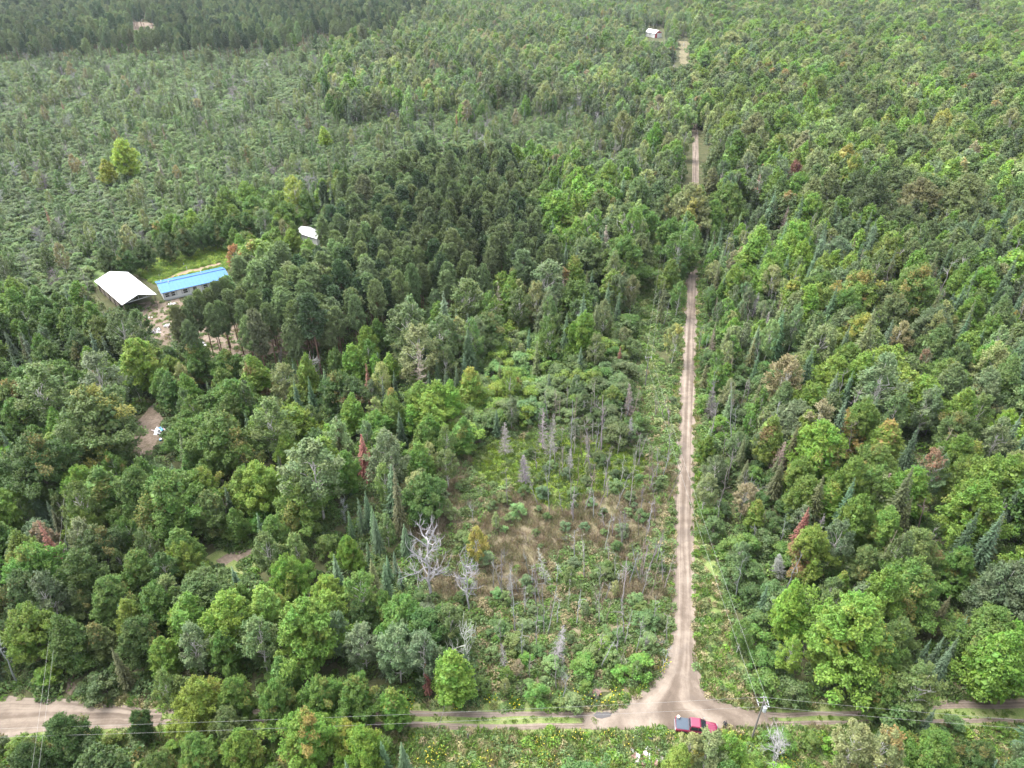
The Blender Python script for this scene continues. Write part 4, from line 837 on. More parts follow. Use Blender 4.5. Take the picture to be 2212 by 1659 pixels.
for zi, (zn, zp, sp, kinds) in enumerate(ZONES):
    r = np.random.default_rng(300 + zi)
    B = [at(max(-700, min(2900, x)), max(-60, min(1800, y)), 4.0) for x, y in zp]
    x0, x1 = min(v.x for v in B) - 20, max(v.x for v in B) + 20; y0, y1 = min(v.y for v in B) - 25, max(v.y for v in B) + 25
    x0, x1, y0, y1 = max(x0, -800), min(x1, 800), max(y0, 38), min(y1, 1080)
    gy = np.arange(y0, y1, sp * 0.87); gx = np.arange(x0, x1, sp)
    X, Y = np.meshgrid(gx, gy); X = X + (np.arange(len(gy)) % 2)[:, None] * sp / 2
    P = np.stack([X.ravel(), Y.ravel()], 1) + r.normal(size=(X.size, 2)) * sp * 0.31
    far = P[:, 1] > 460; P = P[~far | (r.random(len(P)) < 0.7)]
    P = P[np.abs(P[:, 0]) < P[:, 1] * 0.72 + 95]
    wts = np.array([k[1] for k in kinds]); ki = r.choice(len(kinds), len(P), p=wts / wts.sum())
    hmin = np.array([k[2] for k in kinds])[ki]; hmax = np.array([k[3] for k in kinds])[ki]; h = hmin + (hmax - hmin) * r.beta(1.6, 1.6, len(P))
    codes = np.array([k[0] for k in kinds])[ki]
    wr = dict(M=(.58, .84), m=(.36, .52), B=(.30, .46), F=(.28, .42), f=(.2, .28), P=(.25, .34), A=(.9, 1.35), D=(.45, .7), d=(.9, 1.3), X=(.25, .35), S=(.15, .3))
    w = np.array([r.uniform(*wr[c]) for c in codes]) * h if len(h) else h
    far = P[:, 1] > 420; w = np.where(far & (codes != 'P'), w * 1.2, w)
    emg = r.random(len(P)) < 0.06; h = np.where(emg & (h > 6), h * 1.25, h); w = np.where(emg, w * 1.25, w)
    u, d = proj(np.c_[P, h * 0.6])
    u = u + np.stack([np.sin(P[:, 0] / 9 + P[:, 1] / 17) + np.sin(P[:, 1] / 6.1 - P[:, 0] / 13), np.sin(P[:, 0] / 11 - P[:, 1] / 7) + np.sin(P[:, 0] / 5.3 + 2)], 1) * (FPX * np.array([2.6, 1.5]) / d[:, None]) * np.clip(d[:, None] / 150, 1, 5)   # ragged stand edges
    ok = inpoly(u, zp)
    for zz in ZONES[:zi]: ok &= ~inpoly(u, zz[1])
    # keep roads, yards and sight lines on to them free
    for ri, rp in enumerate(ROADS_W):
        if zn == 'pine_stand' and ri == 5: ok &= ~(inpoly(P, [(a, b_) for a, b_ in rp]) & (proj(np.c_[P, np.zeros(len(P))])[0][:, 0] < 400)); continue
        ok &= ~inpoly(P, [(a, b_) for a, b_ in rp])
    P, h, w, codes = P[ok], h[ok], w[ok], codes[ok]
    ok = np.ones(len(P), bool)
    samples = [proj(np.c_[P, h * f])[0] for f in (0.02, 0.5, 0.97)] + [proj(np.c_[P + np.array([s, 0]) * w[:, None] * 0.45, h * f])[0] for s in (-1, 1) for f in (0.4, 0.65, 0.88)]
    for ci, cpoly in enumerate(CLEAR):
        if zn in ('pine_stand',) and ci in (6, len(CLEAR) - 1): continue
        for u in samples: ok &= ~inpoly(u, cpoly)
    P, h, w, codes = P[ok], h[ok], w[ok], codes[ok]
    # leave room for the surveyed trees
    if len(P):
        D = np.hypot(P[:, None, 0] - hx[None], P[:, None, 1] - hy[None]); rr = 0.62 * (hr[None] + w[:, None] * 0.5)
        low = (h[:, None] < 0.4 * hh[None]); ok = ~((D < np.where(low, 0.45 * rr, rr))).any(1)
        # nor stand right in front of them
        P, h, w, codes = P[ok], h[ok], w[ok], codes[ok]
    tone = 1 + 0.16 * np.sin(P[:, 0] / 23 + P[:, 1] / 41) + 0.13 * np.sin(P[:, 0] / 11 - P[:, 1] / 29 + 1) + 0.10 * np.sin(P[:, 1] / 13 + P[:, 0] / 37 + 2) if len(P) else []
    for i in range(len(P)):
        c = codes[i]; pal = PALZ.get(zn, {}).get(c, PAL[c]).split(); fa, fm = None, -0.2
        if c in 'MmB' and r.random() < (0.06 if zn in ('right_far', 'right', 'top_mix') else 0.04): fa = (RED, ORG, YEL, ORG)[r.integers(0, 4)]; fm = r.uniform(0.05, 0.22)
        tn = pal[r.integers(0, len(pal))]
        if c == 'B' and r.random() < 0.02: tn = 'TN'
        if c in 'Ff' and r.random() < 0.02: tn = 'BR' if r.random() < .5 else 'RB'
        add_tree(c, P[i, 0], P[i, 1], h[i], w[i], tn, fa, fm, tilt=r.normal() * 0.06 if c in 'SDX' else None, zone=zn); TREES[-1]['tint'] = TREES[-1]['tint'] * (1.0 if c in 'SDXd' else tone[i] ** (0.5 if zn == 'alder' else 1))
print('trees', len(TREES), 'hero', NHERO)
# how much of each tree shows: near ones first over a coarse raster of the view
X = np.array([t['x'] for t in TREES]); Y = np.array([t['y'] for t in TREES]); Hh = np.array([t['h'] for t in TREES]); Wd = np.array([t['w'] for t in TREES]); hero = np.array([t['hero'] for t in TREES])
dead = np.array([t['kind'] in ('snag', 'deadfir', 'deadtree', 'deadbush') for t in TREES])
ut, dt_ = proj(np.c_[X, Y, Hh]); ub, db_ = proj(np.c_[X, Y, Hh * np.where(dead, 0.05, 0.3)]); uc = (ut + ub) / 2; um, dm_ = proj(np.c_[X, Y, Hh * 0.6])
K = 4.0; GW, GH = int(2212 / K), int(1659 / K); occ = np.zeros((GH, GW), bool); vis = np.zeros(len(X))
rxs = np.maximum(0.5, Wd * 0.46 * FPX / dm_ / K * np.where(dead, 0.5, 1)); rys = np.maximum(0.7, ((ub[:, 1] - ut[:, 1]) / 2 + Wd * 0.3 * FPX / dm_ * SP * np.where(dead, 0, 1)) / K)
for i in np.argsort(Y):
    cx, cy, rx, ry = uc[i, 0] / K, uc[i, 1] / K, rxs[i], rys[i]
    xa, xb, ya, yb = max(0, int(cx - rx)), min(GW, int(cx + rx) + 2), max(0, int(cy - ry)), min(GH, int(cy + ry) + 2)
    if xa >= xb or ya >= yb: continue
    gx, gy = np.meshgrid(np.arange(xa, xb), np.arange(ya, yb)); mk = ((gx - cx) / rx) ** 2 + ((gy - cy) / ry) ** 2 < 1
    o_ = occ[ya:yb, xa:xb]; vis[i] = (mk & ~o_).sum() / (1 if not dead[i] else 0.6)
    if not dead[i]: o_ |= mk
for i, t in enumerate(TREES): t['vis'] = vis[i]; t['px'] = um[i]
LIM = {'maple': 290, 'birch': 270, 'fir': 250, 'pine': 230, 'shrub': 280, 'dead tree': 295}
single = []
for cat, lim in LIM.items():
    c = [i for i, t in enumerate(TREES) if NAME[t['kind']][1] == cat and vis[i] >= (4 if not t['hero'] else 1) and -10 < um[i, 0] < 2222 and -5 < um[i, 1] < 1665]
    c.sort(key=lambda i: -(vis[i] + (1e4 if TREES[i]['hero'] else 0))); single += c[:lim]
S_ = set(single); rest = [i for i in range(len(TREES)) if i not in S_ and not (TREES[i]['hero'] and not (-300 < um[i, 0] < 2500))]
ORD = 'first second third fourth fifth sixth seventh eighth ninth tenth eleventh twelfth thirteenth fourteenth fifteenth sixteenth seventeenth eighteenth nineteenth twentieth'.split()
def sizew(t):
    k = t['kind']; h = t['h']; big, small = dict(maple=(14, 9), birch=(12.5, 8.5), fir=(11.5, 8), pine=(18, 16), shrub=(4.8, 2.6)).get(k, (9, 5.5))
    return 'tall ' if h > big else 'small ' if h < small else ''
lab = {}
lm = np.array([(a, b_) for a, b_, _ in LANDM], float)
for i in single:
    t = TREES[i]; v = t['px'] - lm; j = int(np.argmin(np.hypot(v[:, 0], v[:, 1]))); dx, dy = v[j]
    hor = 'right' if dx > 0 else 'left'; ver = 'upper' if dy < 0 else 'lower'
    dr = ('%s of' % hor if hor == 'left' or hor == 'right' else '') if abs(dx) > 2.2 * abs(dy) else ('above' if dy < 0 else 'below') if abs(dy) > 2.2 * abs(dx) else '%s %s of' % (ver, hor)
    cn = TN_.get(t['tn'], 'orange tinged')
    if t['famt'] > 0.14 and t['kind'] in ('maple', 'birch'): cn += {RED: ' and red', ORG: ' and orange', YEL: ' and yellow'}.get(t['fall'], '')
    lab.setdefault('%s%s %s %s the %s' % (sizew(t), cn, NAME[t['kind']][2], dr, LANDM[j][2]), []).append(i)
LABEL = {}
for s, L in lab.items():
    if len(L) == 1: LABEL[L[0]] = s
    else:
        for k, i in enumerate(sorted(L, key=lambda i: TREES[i]['px'][0])): LABEL[i] = '%s, %s from left' % (s, ORD[k] if k < 20 else 'late')
GROUP = dict(maple='maple trees of the forest', birch='birch trees of the forest', fir='fir trees of the forest', pine='pine trees of the stands', shrub='shrubs at the forest edges', deadtree='dead trees', deadbush='dead trees', deadfir='dead trees', snag='dead trees')
for i in sorted(single, key=lambda i: Y[i]):
    t = TREES[i]; pr = PROTO[t['kind']][t['var']]; nm, cat, _ = NAME[t['kind']]
    sx = t['w'] / 2 / pr['R']; sz = t['h'] / pr['H']
    if t['kind'] == 'snag': sx = max(0.6, min(sx, sz * 1.4))
    big = t['w'] * FPX / dm_[i] > 34 and pr['crown'] is not None and t['kind'] != 'shrub'
    if big:
        root = bpy.data.objects.new(nm, None); root.empty_display_size = 0.5; COL.objects.link(root); parts = []
        for pn in ('trunk', 'crown'):
            c = bpy.data.objects.new(pn, pr[pn]); c.parent = root; COL.objects.link(c); parts.append(c)
    else:
        far_ = dm_[i] > 300 or pr['all'] is None
        root = bpy.data.objects.new(nm, pr['lo'] if far_ else pr['all']); COL.objects.link(root); parts = [root]
    root.location = (t['x'], t['y'], 0); root.scale = (sx, sx * (0.92 + 0.16 * ((i * 37) % 10) / 10), sz); root.rotation_euler = (0, 0, t['rot'])
    if t['tilt']: root.matrix_world = Matrix.Translation(root.location) @ Matrix.Rotation(math.atan(t['tilt']), 4, 'Y') @ Matrix.Rotation(t['rot'], 4, 'Z') @ Matrix.Diagonal((sx, sx, sz, 1))
    tag(root, LABEL[i], cat, GROUP[t['kind']])
    for c in parts: c['tint'] = [float(v) for v in t['tint']]; c['fall'] = [float(v) for v in t['fall']]; c['famt'] = float(t['famt'])
STUFF = dict(maple=('maple_woods', 'mass of maple crowns filling the forest'), birch=('birch_woods', 'mass of birch and aspen crowns in the forest'), fir=('fir_woods', 'mass of fir spires among the forest'), pine=('pine_woods', 'dark mass of pines'), shrub=('alder_thicket', 'wide low thicket of alder shrubs'),
             deadtree=('dead_timber', 'scattered bare dead trees of the far swamp'), deadbush=('dead_brush', 'scattered bare grey brush'), deadfir=('dead_fir_timber', 'scattered bare dead firs'), snag=('snag_timber', 'scattered thin dead stems'))
for kd, (nm, lb) in STUFF.items():
    I = [i for i in rest if TREES[i]['kind'] == kd]
    if not I: continue
    tt = [TREES[i] for i in I]; pr = PROTO[kd]
    P = np.array([(t['x'], t['y'], 0) for t in tt]); scl = np.array([(t['w'] / 2 / pr[t['var']]['R'], t['w'] / 2 / pr[t['var']]['R'], t['h'] / pr[t['var']]['H']) for t in tt])
    if kd == 'snag': scl[:, :2] = np.clip(scl[:, :2], 0.6, 1.1)
    scatter(nm, lb, [p['lo'] for p in pr], P, [t['rot'] for t in tt], scl, np.array([t['tint'] for t in tt]), np.array([t['fall'] for t in tt]), [t['famt'] for t in tt], [t['var'] for t in tt])

# ------------------------------------------------------------------ ground cover
def mk_clump(seed, n=130, rad=0.9, ht=0.8, size=(0.09, 0.18), asp=0.55, up=0.9):
    r = np.random.default_rng(seed); a, d = r.uniform(0, 6.28, n), rad * np.sqrt(r.random(n)); z = ht * (1 - (d / rad) ** 2) * r.uniform(0.35, 1.0, n) + 0.05
    C = np.stack([np.cos(a) * d, np.sin(a) * d, z], 1); nn = r.normal(size=(n, 3)) * 0.5 + np.array([0, 0, up])
    V, F = leaf_quads(C, nn, r.uniform(*size, n), asp, r)
    return mesh_np('clump', V, [F], np.repeat(np.stack([r.random(n), r.random(n), r.random(n)], 1), 4, 0), [M_LEAF])
def mk_tuft(seed, n=46, rad=0.45, ht=0.6, wd=0.05, lean=0.4, tips=0):
    r = np.random.default_rng(seed); a, d = r.uniform(0, 6.28, n), rad * np.sqrt(r.random(n)); B = np.stack([np.cos(a) * d, np.sin(a) * d, np.zeros(n)], 1)
    dr = unit(np.stack([np.cos(a) * lean + r.normal(size=n) * 0.3, np.sin(a) * lean + r.normal(size=n) * 0.3, np.ones(n)], 1)); L = ht * r.uniform(0.5, 1.15, n)
    C = B + dr * L[:, None] * 0.5; nn = np.cross(dr, r.normal(size=(n, 3)))
    V, F = leaf_quads(C, nn, L * 0.5, 1.0, r, tang=dr); V = V.reshape(n, 4, 3); N_ = unit(np.cross(unit(nn), dr)); V[:, 1] = C + N_ * wd; V[:, 3] = C - N_ * wd; V = V.reshape(-1, 3)
    var = np.stack([r.random(n), r.uniform(0.3, 1, n), r.random(n)], 1)
    if tips:
        k = tips; j = r.choice(n, k); Ct = B[j] + dr[j] * L[j, None]; Vt, Ft = leaf_quads(Ct, r.normal(size=(k, 3)) * .3 + np.array([0, 0, 1.]), r.uniform(0.05, 0.1, k), 0.8, r)
        F = np.concatenate([F, Ft + len(V)]); V = np.concatenate([V, Vt]); var = np.concatenate([var, np.c_[np.ones(k), np.zeros(k), np.full(k, .5)]])
    return mesh_np('tuft', V, [F], np.repeat(var, 4, 0), [M_BLADE])
CL = [mk_clump(s) for s in (1, 2, 3)]; TU = [mk_tuft(s) for s in (4, 5, 6)]; RE = [mk_tuft(s, 40, 0.5, 1.3, 0.035, 0.2) for s in (7, 8, 9)]; GO = [mk_tuft(s, 40, 0.5, 0.8, 0.05, 0.3, 16) for s in (10, 11)]; FE = [mk_clump(s, 90, 0.6, 0.45, (0.1, 0.2), 0.4, 0.7) for s in (12, 13)]
def fill(poly_px, dens, seed, avoid=(), yl=None):
    r = np.random.default_rng(seed); W_ = [tuple(v) for v in wpoly(poly_px)]; A = np.array(W_); lo_, hi_ = A.min(0), A.max(0); n = int((hi_ - lo_).prod() * dens)
    P = lo_ + r.random((n, 2)) * (hi_ - lo_); ok = inpoly(P, W_)
    for a in avoid: ok &= ~inpoly(P, [tuple(v) for v in wpoly(a)])
    return P[ok]
def tints(n, names, seed, j=0.15):
    r = np.random.default_rng(seed); A = np.array([T[q] if isinstance(q, str) else q for q in names]); return np.clip(A[r.integers(0, len(A), n)] * (1 + j * r.normal(size=(n, 1))), 0.01, 0.8)
def sc(name, label, protos, P, tnt, smin, smax, seed, famt=None, fall=None):
    r = np.random.default_rng(seed); n = len(P); s = r.uniform(smin, smax, n)[:, None] * np.array([[1, 1, 1]])
    return scatter(name, label, protos, np.c_[P, np.full(n, 0.02)], r.uniform(0, 6.28, n), s, tnt, np.tile(fall, (n, 1)) if fall else None, famt, None, seed)
RD = [[(1450, 1370), (1454, 1200), (1460, 1000), (1470, 800), (1484, 570), (1508, 570), (1502, 800), (1498, 1000), (1498, 1200), (1502, 1370), (1505, 1448), (1528, 1506), (1610, 1537), (1645, 1550), (1645, 1575), (1310, 1577), (1290, 1551), (1335, 1528), (1375, 1506), (1410, 1478), (1432, 1448)],
      [(-100, 1508), (0, 1511), (150, 1515), (300, 1528), (350, 1534), (350, 1566), (230, 1579), (0, 1596), (-100, 1620)]]
TRK = [[(340, 1530), (880, 1536), (1330, 1537), (1330, 1552), (880, 1547), (340, 1541)], [(340, 1555), (880, 1561), (1330, 1562), (1330, 1577), (880, 1573), (340, 1566)], [(1620, 1538), (1900, 1535), (2230, 1509), (2230, 1528), (1900, 1544), (1620, 1553)], [(1620, 1556), (1900, 1557), (2230, 1552), (2230, 1561), (1900, 1564), (1620, 1571)]]
P = fill(PX_VERGE, 2.2, 1, RD + TRK); r_ = np.random.default_rng(2); lane = inpoly(proj(np.c_[P, np.zeros(len(P))])[0], [(340, 1530), (1330, 1532), (1330, 1580), (340, 1575)]) | inpoly(proj(np.c_[P, np.zeros(len(P))])[0], [(1620, 1532), (2230, 1505), (2230, 1565), (1620, 1573)])
sc('verge_grass', 'rough grass along the verges and lane', TU + FE, P[~lane], tints((~lane).sum(), ['BG', 'G', 'FG', 'AL', 'PL', (.25, .21, .12), (.22, .2, .1)], 3), 0.7, 1.5, 4)
sc('lane_grass', 'short green grass between the wheel ruts', TU, P[lane], tints(lane.sum(), ['BG', 'G', 'YG'], 5), 0.35, 0.6, 6)
E_ = np.array([(1484, 570), (1480, 640), (1474, 720), (1470, 800), (1466, 900), (1460, 1000), (1456, 1100), (1454, 1200), (1454, 1300), (1450, 1370), (1444, 1410), (1432, 1448), (1410, 1478), (1375, 1506), (1335, 1528), (1290, 1536)], float)
F_ = np.array([(1508, 570), (1506, 640), (1504, 720), (1502, 800), (1500, 900), (1498, 1000), (1497, 1100), (1498, 1200), (1500, 1300), (1502, 1370), (1503, 1410), (1505, 1448), (1511, 1478), (1528, 1506), (1560, 1522), (1610, 1537)], float)
fr = []
r_ = np.random.default_rng(91)
for Q, sg in ((E_, -1), (F_, 1)):
    Wq = np.array([tuple(at(x, y)[:2]) for x, y in Q])
    for i in range(len(Wq) - 1):
        L_ = np.linalg.norm(Wq[i + 1] - Wq[i]); k = int(L_ * 5); s_ = r_.random((k, 1)); dv = (Wq[i + 1] - Wq[i]) / L_; nv = np.array([dv[1], -dv[0]])
        if nv[0] * sg < 0: nv = -nv
        fr.append(Wq[i] + (Wq[i + 1] - Wq[i]) * s_ + nv * (np.abs(r_.normal(size=(k, 1))) * 0.5 + 0.42))
P = np.concatenate(fr); sc('road_edge_grass', 'yellowish grass fringe along the dirt road', TU + FE, P, tints(len(P), ['YG', 'PL', 'BG', 'FG', (.24, .21, .1)], 92), 0.35, 0.8, 93)
P = fill([(870, 1505), (1290, 1505), (1380, 1480), (1430, 1430), (1440, 1390), (1446, 1395), (1436, 1446), (1410, 1480), (1330, 1530), (880, 1536)], 0.22, 7); sc('goldenrod', 'yellow flowering weeds beside the lane', GO, P, tints(len(P), ['BG', 'YG', 'G'], 8), 0.8, 1.3, 9, np.full(len(P), .1), (.45, .36, .02))
P = fill([(880, 1580), (1450, 1582), (1600, 1585), (2230, 1575), (2230, 1720), (880, 1720)], 1.3, 10); sc('weeds', 'rank weeds south of the lane', CL + GO + TU, P, tints(len(P), ['BG', 'G', 'YG', 'FG', 'AL'], 11), 0.6, 1.3, 12, np.where(np.random.default_rng(1).random(len(P)) < .3, .1, -.2), (.42, .36, .05))
P = fill(PX_MARSH, 2.2, 13, [PX_LUSH]); r_ = np.random.default_rng(14); u = proj(np.c_[P, np.zeros(len(P))])[0]; nz = np.sin(P[:, 0] * .35 + 1) + np.sin(P[:, 1] * .28) + np.sin(P[:, 0] * .15 - P[:, 1] * .2); br = (nz + r_.normal(size=len(P)) * .7 > -0.8) & (u[:, 1] < 1300) & (u[:, 1] > 1000)
sc('reed_bed', 'brown dead reeds of the wet clearing', RE + [mk_clump(40, 60, 0.6, 0.9, (0.05, 0.12), 0.3, 0.6)], P[br], tints(br.sum(), [(.195, .150, .112), (.23, .178, .135), (.18, .15, .105), (.14, .14, .075)], 15), 0.6, 1.15, 16)
sc('marsh_grass', 'green sedges and herbs of the wet clearing', TU + CL, P[~br], tints((~br).sum(), ['AL', 'G', 'OL', 'FG', (.2, .17, .09)], 17), 0.7, 1.4, 18)
P = fill(PX_LUSH, 3.0, 19); sc('sedge_patch', 'bright yellow green sedge', TU + FE, P, tints(len(P), ['YG', (.17, .23, .03), 'PL', 'FG', 'OL'], 20), 0.7, 1.3, 21)
P = fill(PX_CORR, 0.9, 22); sc('strip_grass', 'tall grass under the power line', TU + CL, P, tints(len(P), ['G', 'FG', 'AL', 'PL'], 23), 0.9, 1.8, 24)
P = fill(PX_YARD, 0.5, 60); sc('yard_weeds', 'sparse weeds in the sandy yard', TU + FE, P, tints(len(P), ['G', 'OL', 'AL', 'PL', (.2, .17, .1)], 61), 0.5, 1.2, 62)
P = fill(PX_GARDEN, 2.4, 25, [PX_SOIL]); sc('garden_crop', 'leafy green garden crop in rows', FE + CL, P, tints(len(P), ['BG', 'YG', 'LY'], 26), 0.7, 1.2, 27)
P = fill([(-150, 640), (2362, 440), (2500, 1560), (-300, 1560)], 0.36, 28, [PX_MARSH, PX_YARD, PX_GARDEN, PX_CORR] + RD + [[(268, 955), (322, 878), (352, 905), (350, 945), (335, 985), (300, 985)], [(468, 1212), (540, 1180), (552, 1200), (480, 1225)], [(138, 1500), (145, 1395), (165, 1390), (160, 1500)], [(200, 660), (340, 665), (490, 640), (480, 575), (200, 600)]])
P = P[~inpoly(P, [tuple(v) for v in wpoly(PX_VERGE)])]; sc('undergrowth', 'leafy undergrowth on the forest floor', CL + FE, P, tints(len(P), ['DG', 'AD', 'G', 'AL', 'OL'], 29), 0.8, 2.2, 30)

# ------------------------------------------------------------------ pickup truck
m, t, b = nodes('red_car_paint'); b.inputs['Base Color'].default_value = (0.2, 0.012, 0.03, 1); b.inputs['Roughness'].default_value = 0.28; b.inputs['Coat Weight'].default_value = 0.7; b.inputs['Coat Roughness'].default_value = 0.08
t.links.new(mixc(t, noise(t, N(t, 'ShaderNodeTexCoord').outputs['Object'], 2.5), (0.125, 0.007, 0.03), (0.16, 0.011, 0.042)), b.inputs['Base Color']); M_CAR = m
M_VINYL = paint('slate_bed_cover', (0.05, 0.064, 0.082), 0.8, 0.12, 3, 0.0, 0.2)
M_TYRE = paint('tyre_rubber', (0.02, 0.02, 0.021), 0.85, 0.2, 5)
M_CHROME = paint('bright_metal', (0.2, 0.2, 0.205), 0.35, 0.05, 3, 0.9)
M_LAMP = paint('lamp_lens', (0.22, 0.22, 0.21), 0.15, 0.05, 3)
M_TAIL = paint('tail_lens', (0.35, 0.01, 0.01), 0.2, 0.1, 3)
pa, pb = at(1460, 1563.5, 0.9), at(1550, 1576, 0.9)
ta = math.atan2(pb.y - pa.y, pb.x - pa.x)
truck = empty('pickup_truck', ((pa.x + pb.x) / 2, (pa.y + pb.y) / 2, 0.1), ta); tag(truck, 'red crew cab pickup truck with a grey bed cover parked at the junction', 'pickup truck')
def loft(name, secs, mat, parent, bevel=0.0, smooth=True):
    """secs: list of closed sections (equal counts)"""
    m = MB(); n = len(secs[0]); vs = [p for s in secs for p in s]; fs = [tuple(range(n - 1, -1, -1)), tuple(range(n * (len(secs) - 1), n * len(secs)))]
    for k in range(len(secs) - 1):
        for i in range(n): fs.append((k * n + i, k * n + (i + 1) % n, (k + 1) * n + (i + 1) % n, (k + 1) * n + i))
    m.poly(vs, fs); return m.build(name, mat, parent, bevel, smooth)
def bsec(x, w, z0, z1, sh=0.1):   # rounded body section
    h = w / 2
    return [(x, -h * 0.96, z0), (x, -h, z0 + 0.25 * (z1 - z0)), (x, -h, z0 + 0.72 * (z1 - z0)), (x, -h + sh, z1), (x, h - sh, z1), (x, h, z0 + 0.72 * (z1 - z0)), (x, h, z0 + 0.25 * (z1 - z0)), (x, h * 0.96, z0)]
loft('body', [bsec(-2.78, 1.82, 0.52, 1.06), bsec(-2.70, 1.9, 0.46, 1.09), bsec(-1.0, 1.92, 0.42, 1.09), bsec(0.6, 1.92, 0.42, 1.10, 0.13), bsec(1.3, 1.9, 0.42, 1.10, 0.2), bsec(2.2, 1.86, 0.45, 1.04, 0.24), bsec(2.62, 1.72, 0.5, 0.97, 0.26), bsec(2.78, 1.5, 0.55, 0.84, 0.2)], M_CAR, truck)
cabs = loft('cab', [[(-1.06, -0.86, 1.085), (-1.06, 0.86, 1.085), (1.28, 0.86, 1.085), (1.28, -0.86, 1.085)], [(-1.0, -0.84, 1.25), (-1.0, 0.84, 1.25), (1.02, 0.84, 1.25), (1.02, -0.84, 1.25)], [(-0.88, -0.70, 1.72), (-0.88, 0.70, 1.72), (0.42, 0.70, 1.72), (0.42, -0.70, 1.72)], [(-0.8, -0.62, 1.78), (-0.8, 0.62, 1.78), (0.30, 0.62, 1.78), (0.30, -0.62, 1.78)]], M_CAR, truck, 0.0, False)
def panel(name, pts, off, mat, parent):
    p = [Vector(q) for q in pts]; nrm = (p[1] - p[0]).cross(p[2] - p[0]).normalized()
    return MB().prism(p, nrm * -0.01, nrm * off).build(name, mat, parent)
panel('windshield', [(1.19, -0.80, 1.13), (1.19, 0.80, 1.13), (0.47, 0.66, 1.69), (0.47, -0.66, 1.69)], 0.02, M_GLASS, truck)
panel('rear_window', [(-1.03, 0.7, 1.22), (-1.03, -0.7, 1.22), (-0.9, -0.6, 1.66), (-0.9, 0.6, 1.66)], 0.02, M_GLASS, truck)
for s in (-1, 1):
    for x0, x1, x2, x3 in ((0.12, 0.98, 0.44, 0.10), (-0.92, 0.02, 0.02, -0.82)):
        q = [(x0, s * 0.848, 1.2), (x1, s * 0.848, 1.2), (x2, s * 0.722, 1.64), (x3, s * 0.722, 1.64)]
        panel('side_window', q if s < 0 else q[::-1], 0.022, M_GLASS, truck)
    MB().box((0.55, s * 0.95, 0.8), (1.0, 0.035, 0.55)).build('door', M_CAR, truck, 0.01)
    MB().box((-0.5, s * 0.95, 0.8), (0.95, 0.035, 0.55)).build('door', M_CAR, truck, 0.01)
    for x in (0.2, -0.85): MB().box((x, s * 0.985, 0.98), (0.2, 0.04, 0.05)).build('door_handle', M_CHROME, truck)
    MB().box((0.0, s * 0.985, 0.68), (2.1, 0.03, 0.05)).build('side_moulding', M_CHROME, truck)
    mi = MB(); mi.box((0.98, s * 1.07, 1.2), (0.14, 0.26, 0.2)); mi.build('mirror', M_CHROME, truck, 0.02)
    MB().box((2.68, s * 0.62, 0.82), (0.16, 0.34, 0.2)).build('headlight', M_LAMP, truck, 0.03)
    MB().box((-2.77, s * 0.84, 0.85), (0.06, 0.16, 0.36)).build('taillight', M_TAIL, truck)
    for x in (-1.75, 1.82):
        w = MB().cyl((x, s * 0.72, 0.38), (x, s * 0.97, 0.38), 0.385, n=20).build('wheel', M_TYRE, truck)
        MB().cyl((x, s * 0.965, 0.38), (x, s * 0.99, 0.38), 0.25, 0.2, n=14).build('rim', M_CHROME, w)
        MB().prism([(x + 0.47 * math.cos(a), s * 0.9, 0.38 + 0.47 * math.sin(a)) for a in np.linspace(0, math.pi, 11)], (0, 0, 0), (0, s * 0.062, 0)).build('wheel_arch', M_DARK, truck)
MB().box((2.82, 0, 0.56), (0.12, 1.6, 0.2)).build('bumper', M_CHROME, truck, 0.03); MB().box((-2.86, 0, 0.56), (0.14, 1.7, 0.2)).build('bumper', M_CHROME, truck, 0.03)
MB().box((2.79, 0, 0.75), (0.05, 0.8, 0.2)).build('grille', M_DARK, truck, 0.01)
for y in (-0.4, -0.14, 0.14, 0.4): MB().bar((1.45, y, 1.112), (2.45, y * 0.9, 1.03), 0.05, 0.025).build('hood_rib', M_CAR, truck)
MB().box((-1.93, 0, 1.115), (1.66, 1.7, 0.05)).build('bed_cover', M_VINYL, truck, 0.015)
MB().box((-1.08, 0, 1.105), (0.05, 1.74, 0.04)).build('bed_gap', M_DARK, truck)
# round thing resting on the bed cover corner
Rz = Matrix.Rotation(ta, 3, 'Z'); bl = Vector(truck.location) + Rz @ Vector((-2.45, 0.72, 1.15))
M_CREAM = paint('cream_plastic', (0.62, 0.5, 0.38), 0.5, 0.1, 4); M_ORNG = paint('orange_plastic', (0.55, 0.2, 0.1), 0.5, 0.1, 4)
bk = empty('bucket', bl); tag(bk, 'small cream bucket with an orange lid at the rear corner of the pickup', 'bucket')
MB().cyl((0, 0, 0), (0, 0, 0.3), 0.17, 0.2, 16).build('pail', M_CREAM, bk); ld = MB().cyl((0, 0, 0.3), (0, 0, 0.34), 0.21, 0.2, 16).build('lid', M_CREAM, bk); MB().cyl((0, 0, 0.34), (0, 0, 0.36), 0.08, 0.07, 10).build('label_disc', M_ORNG, ld)

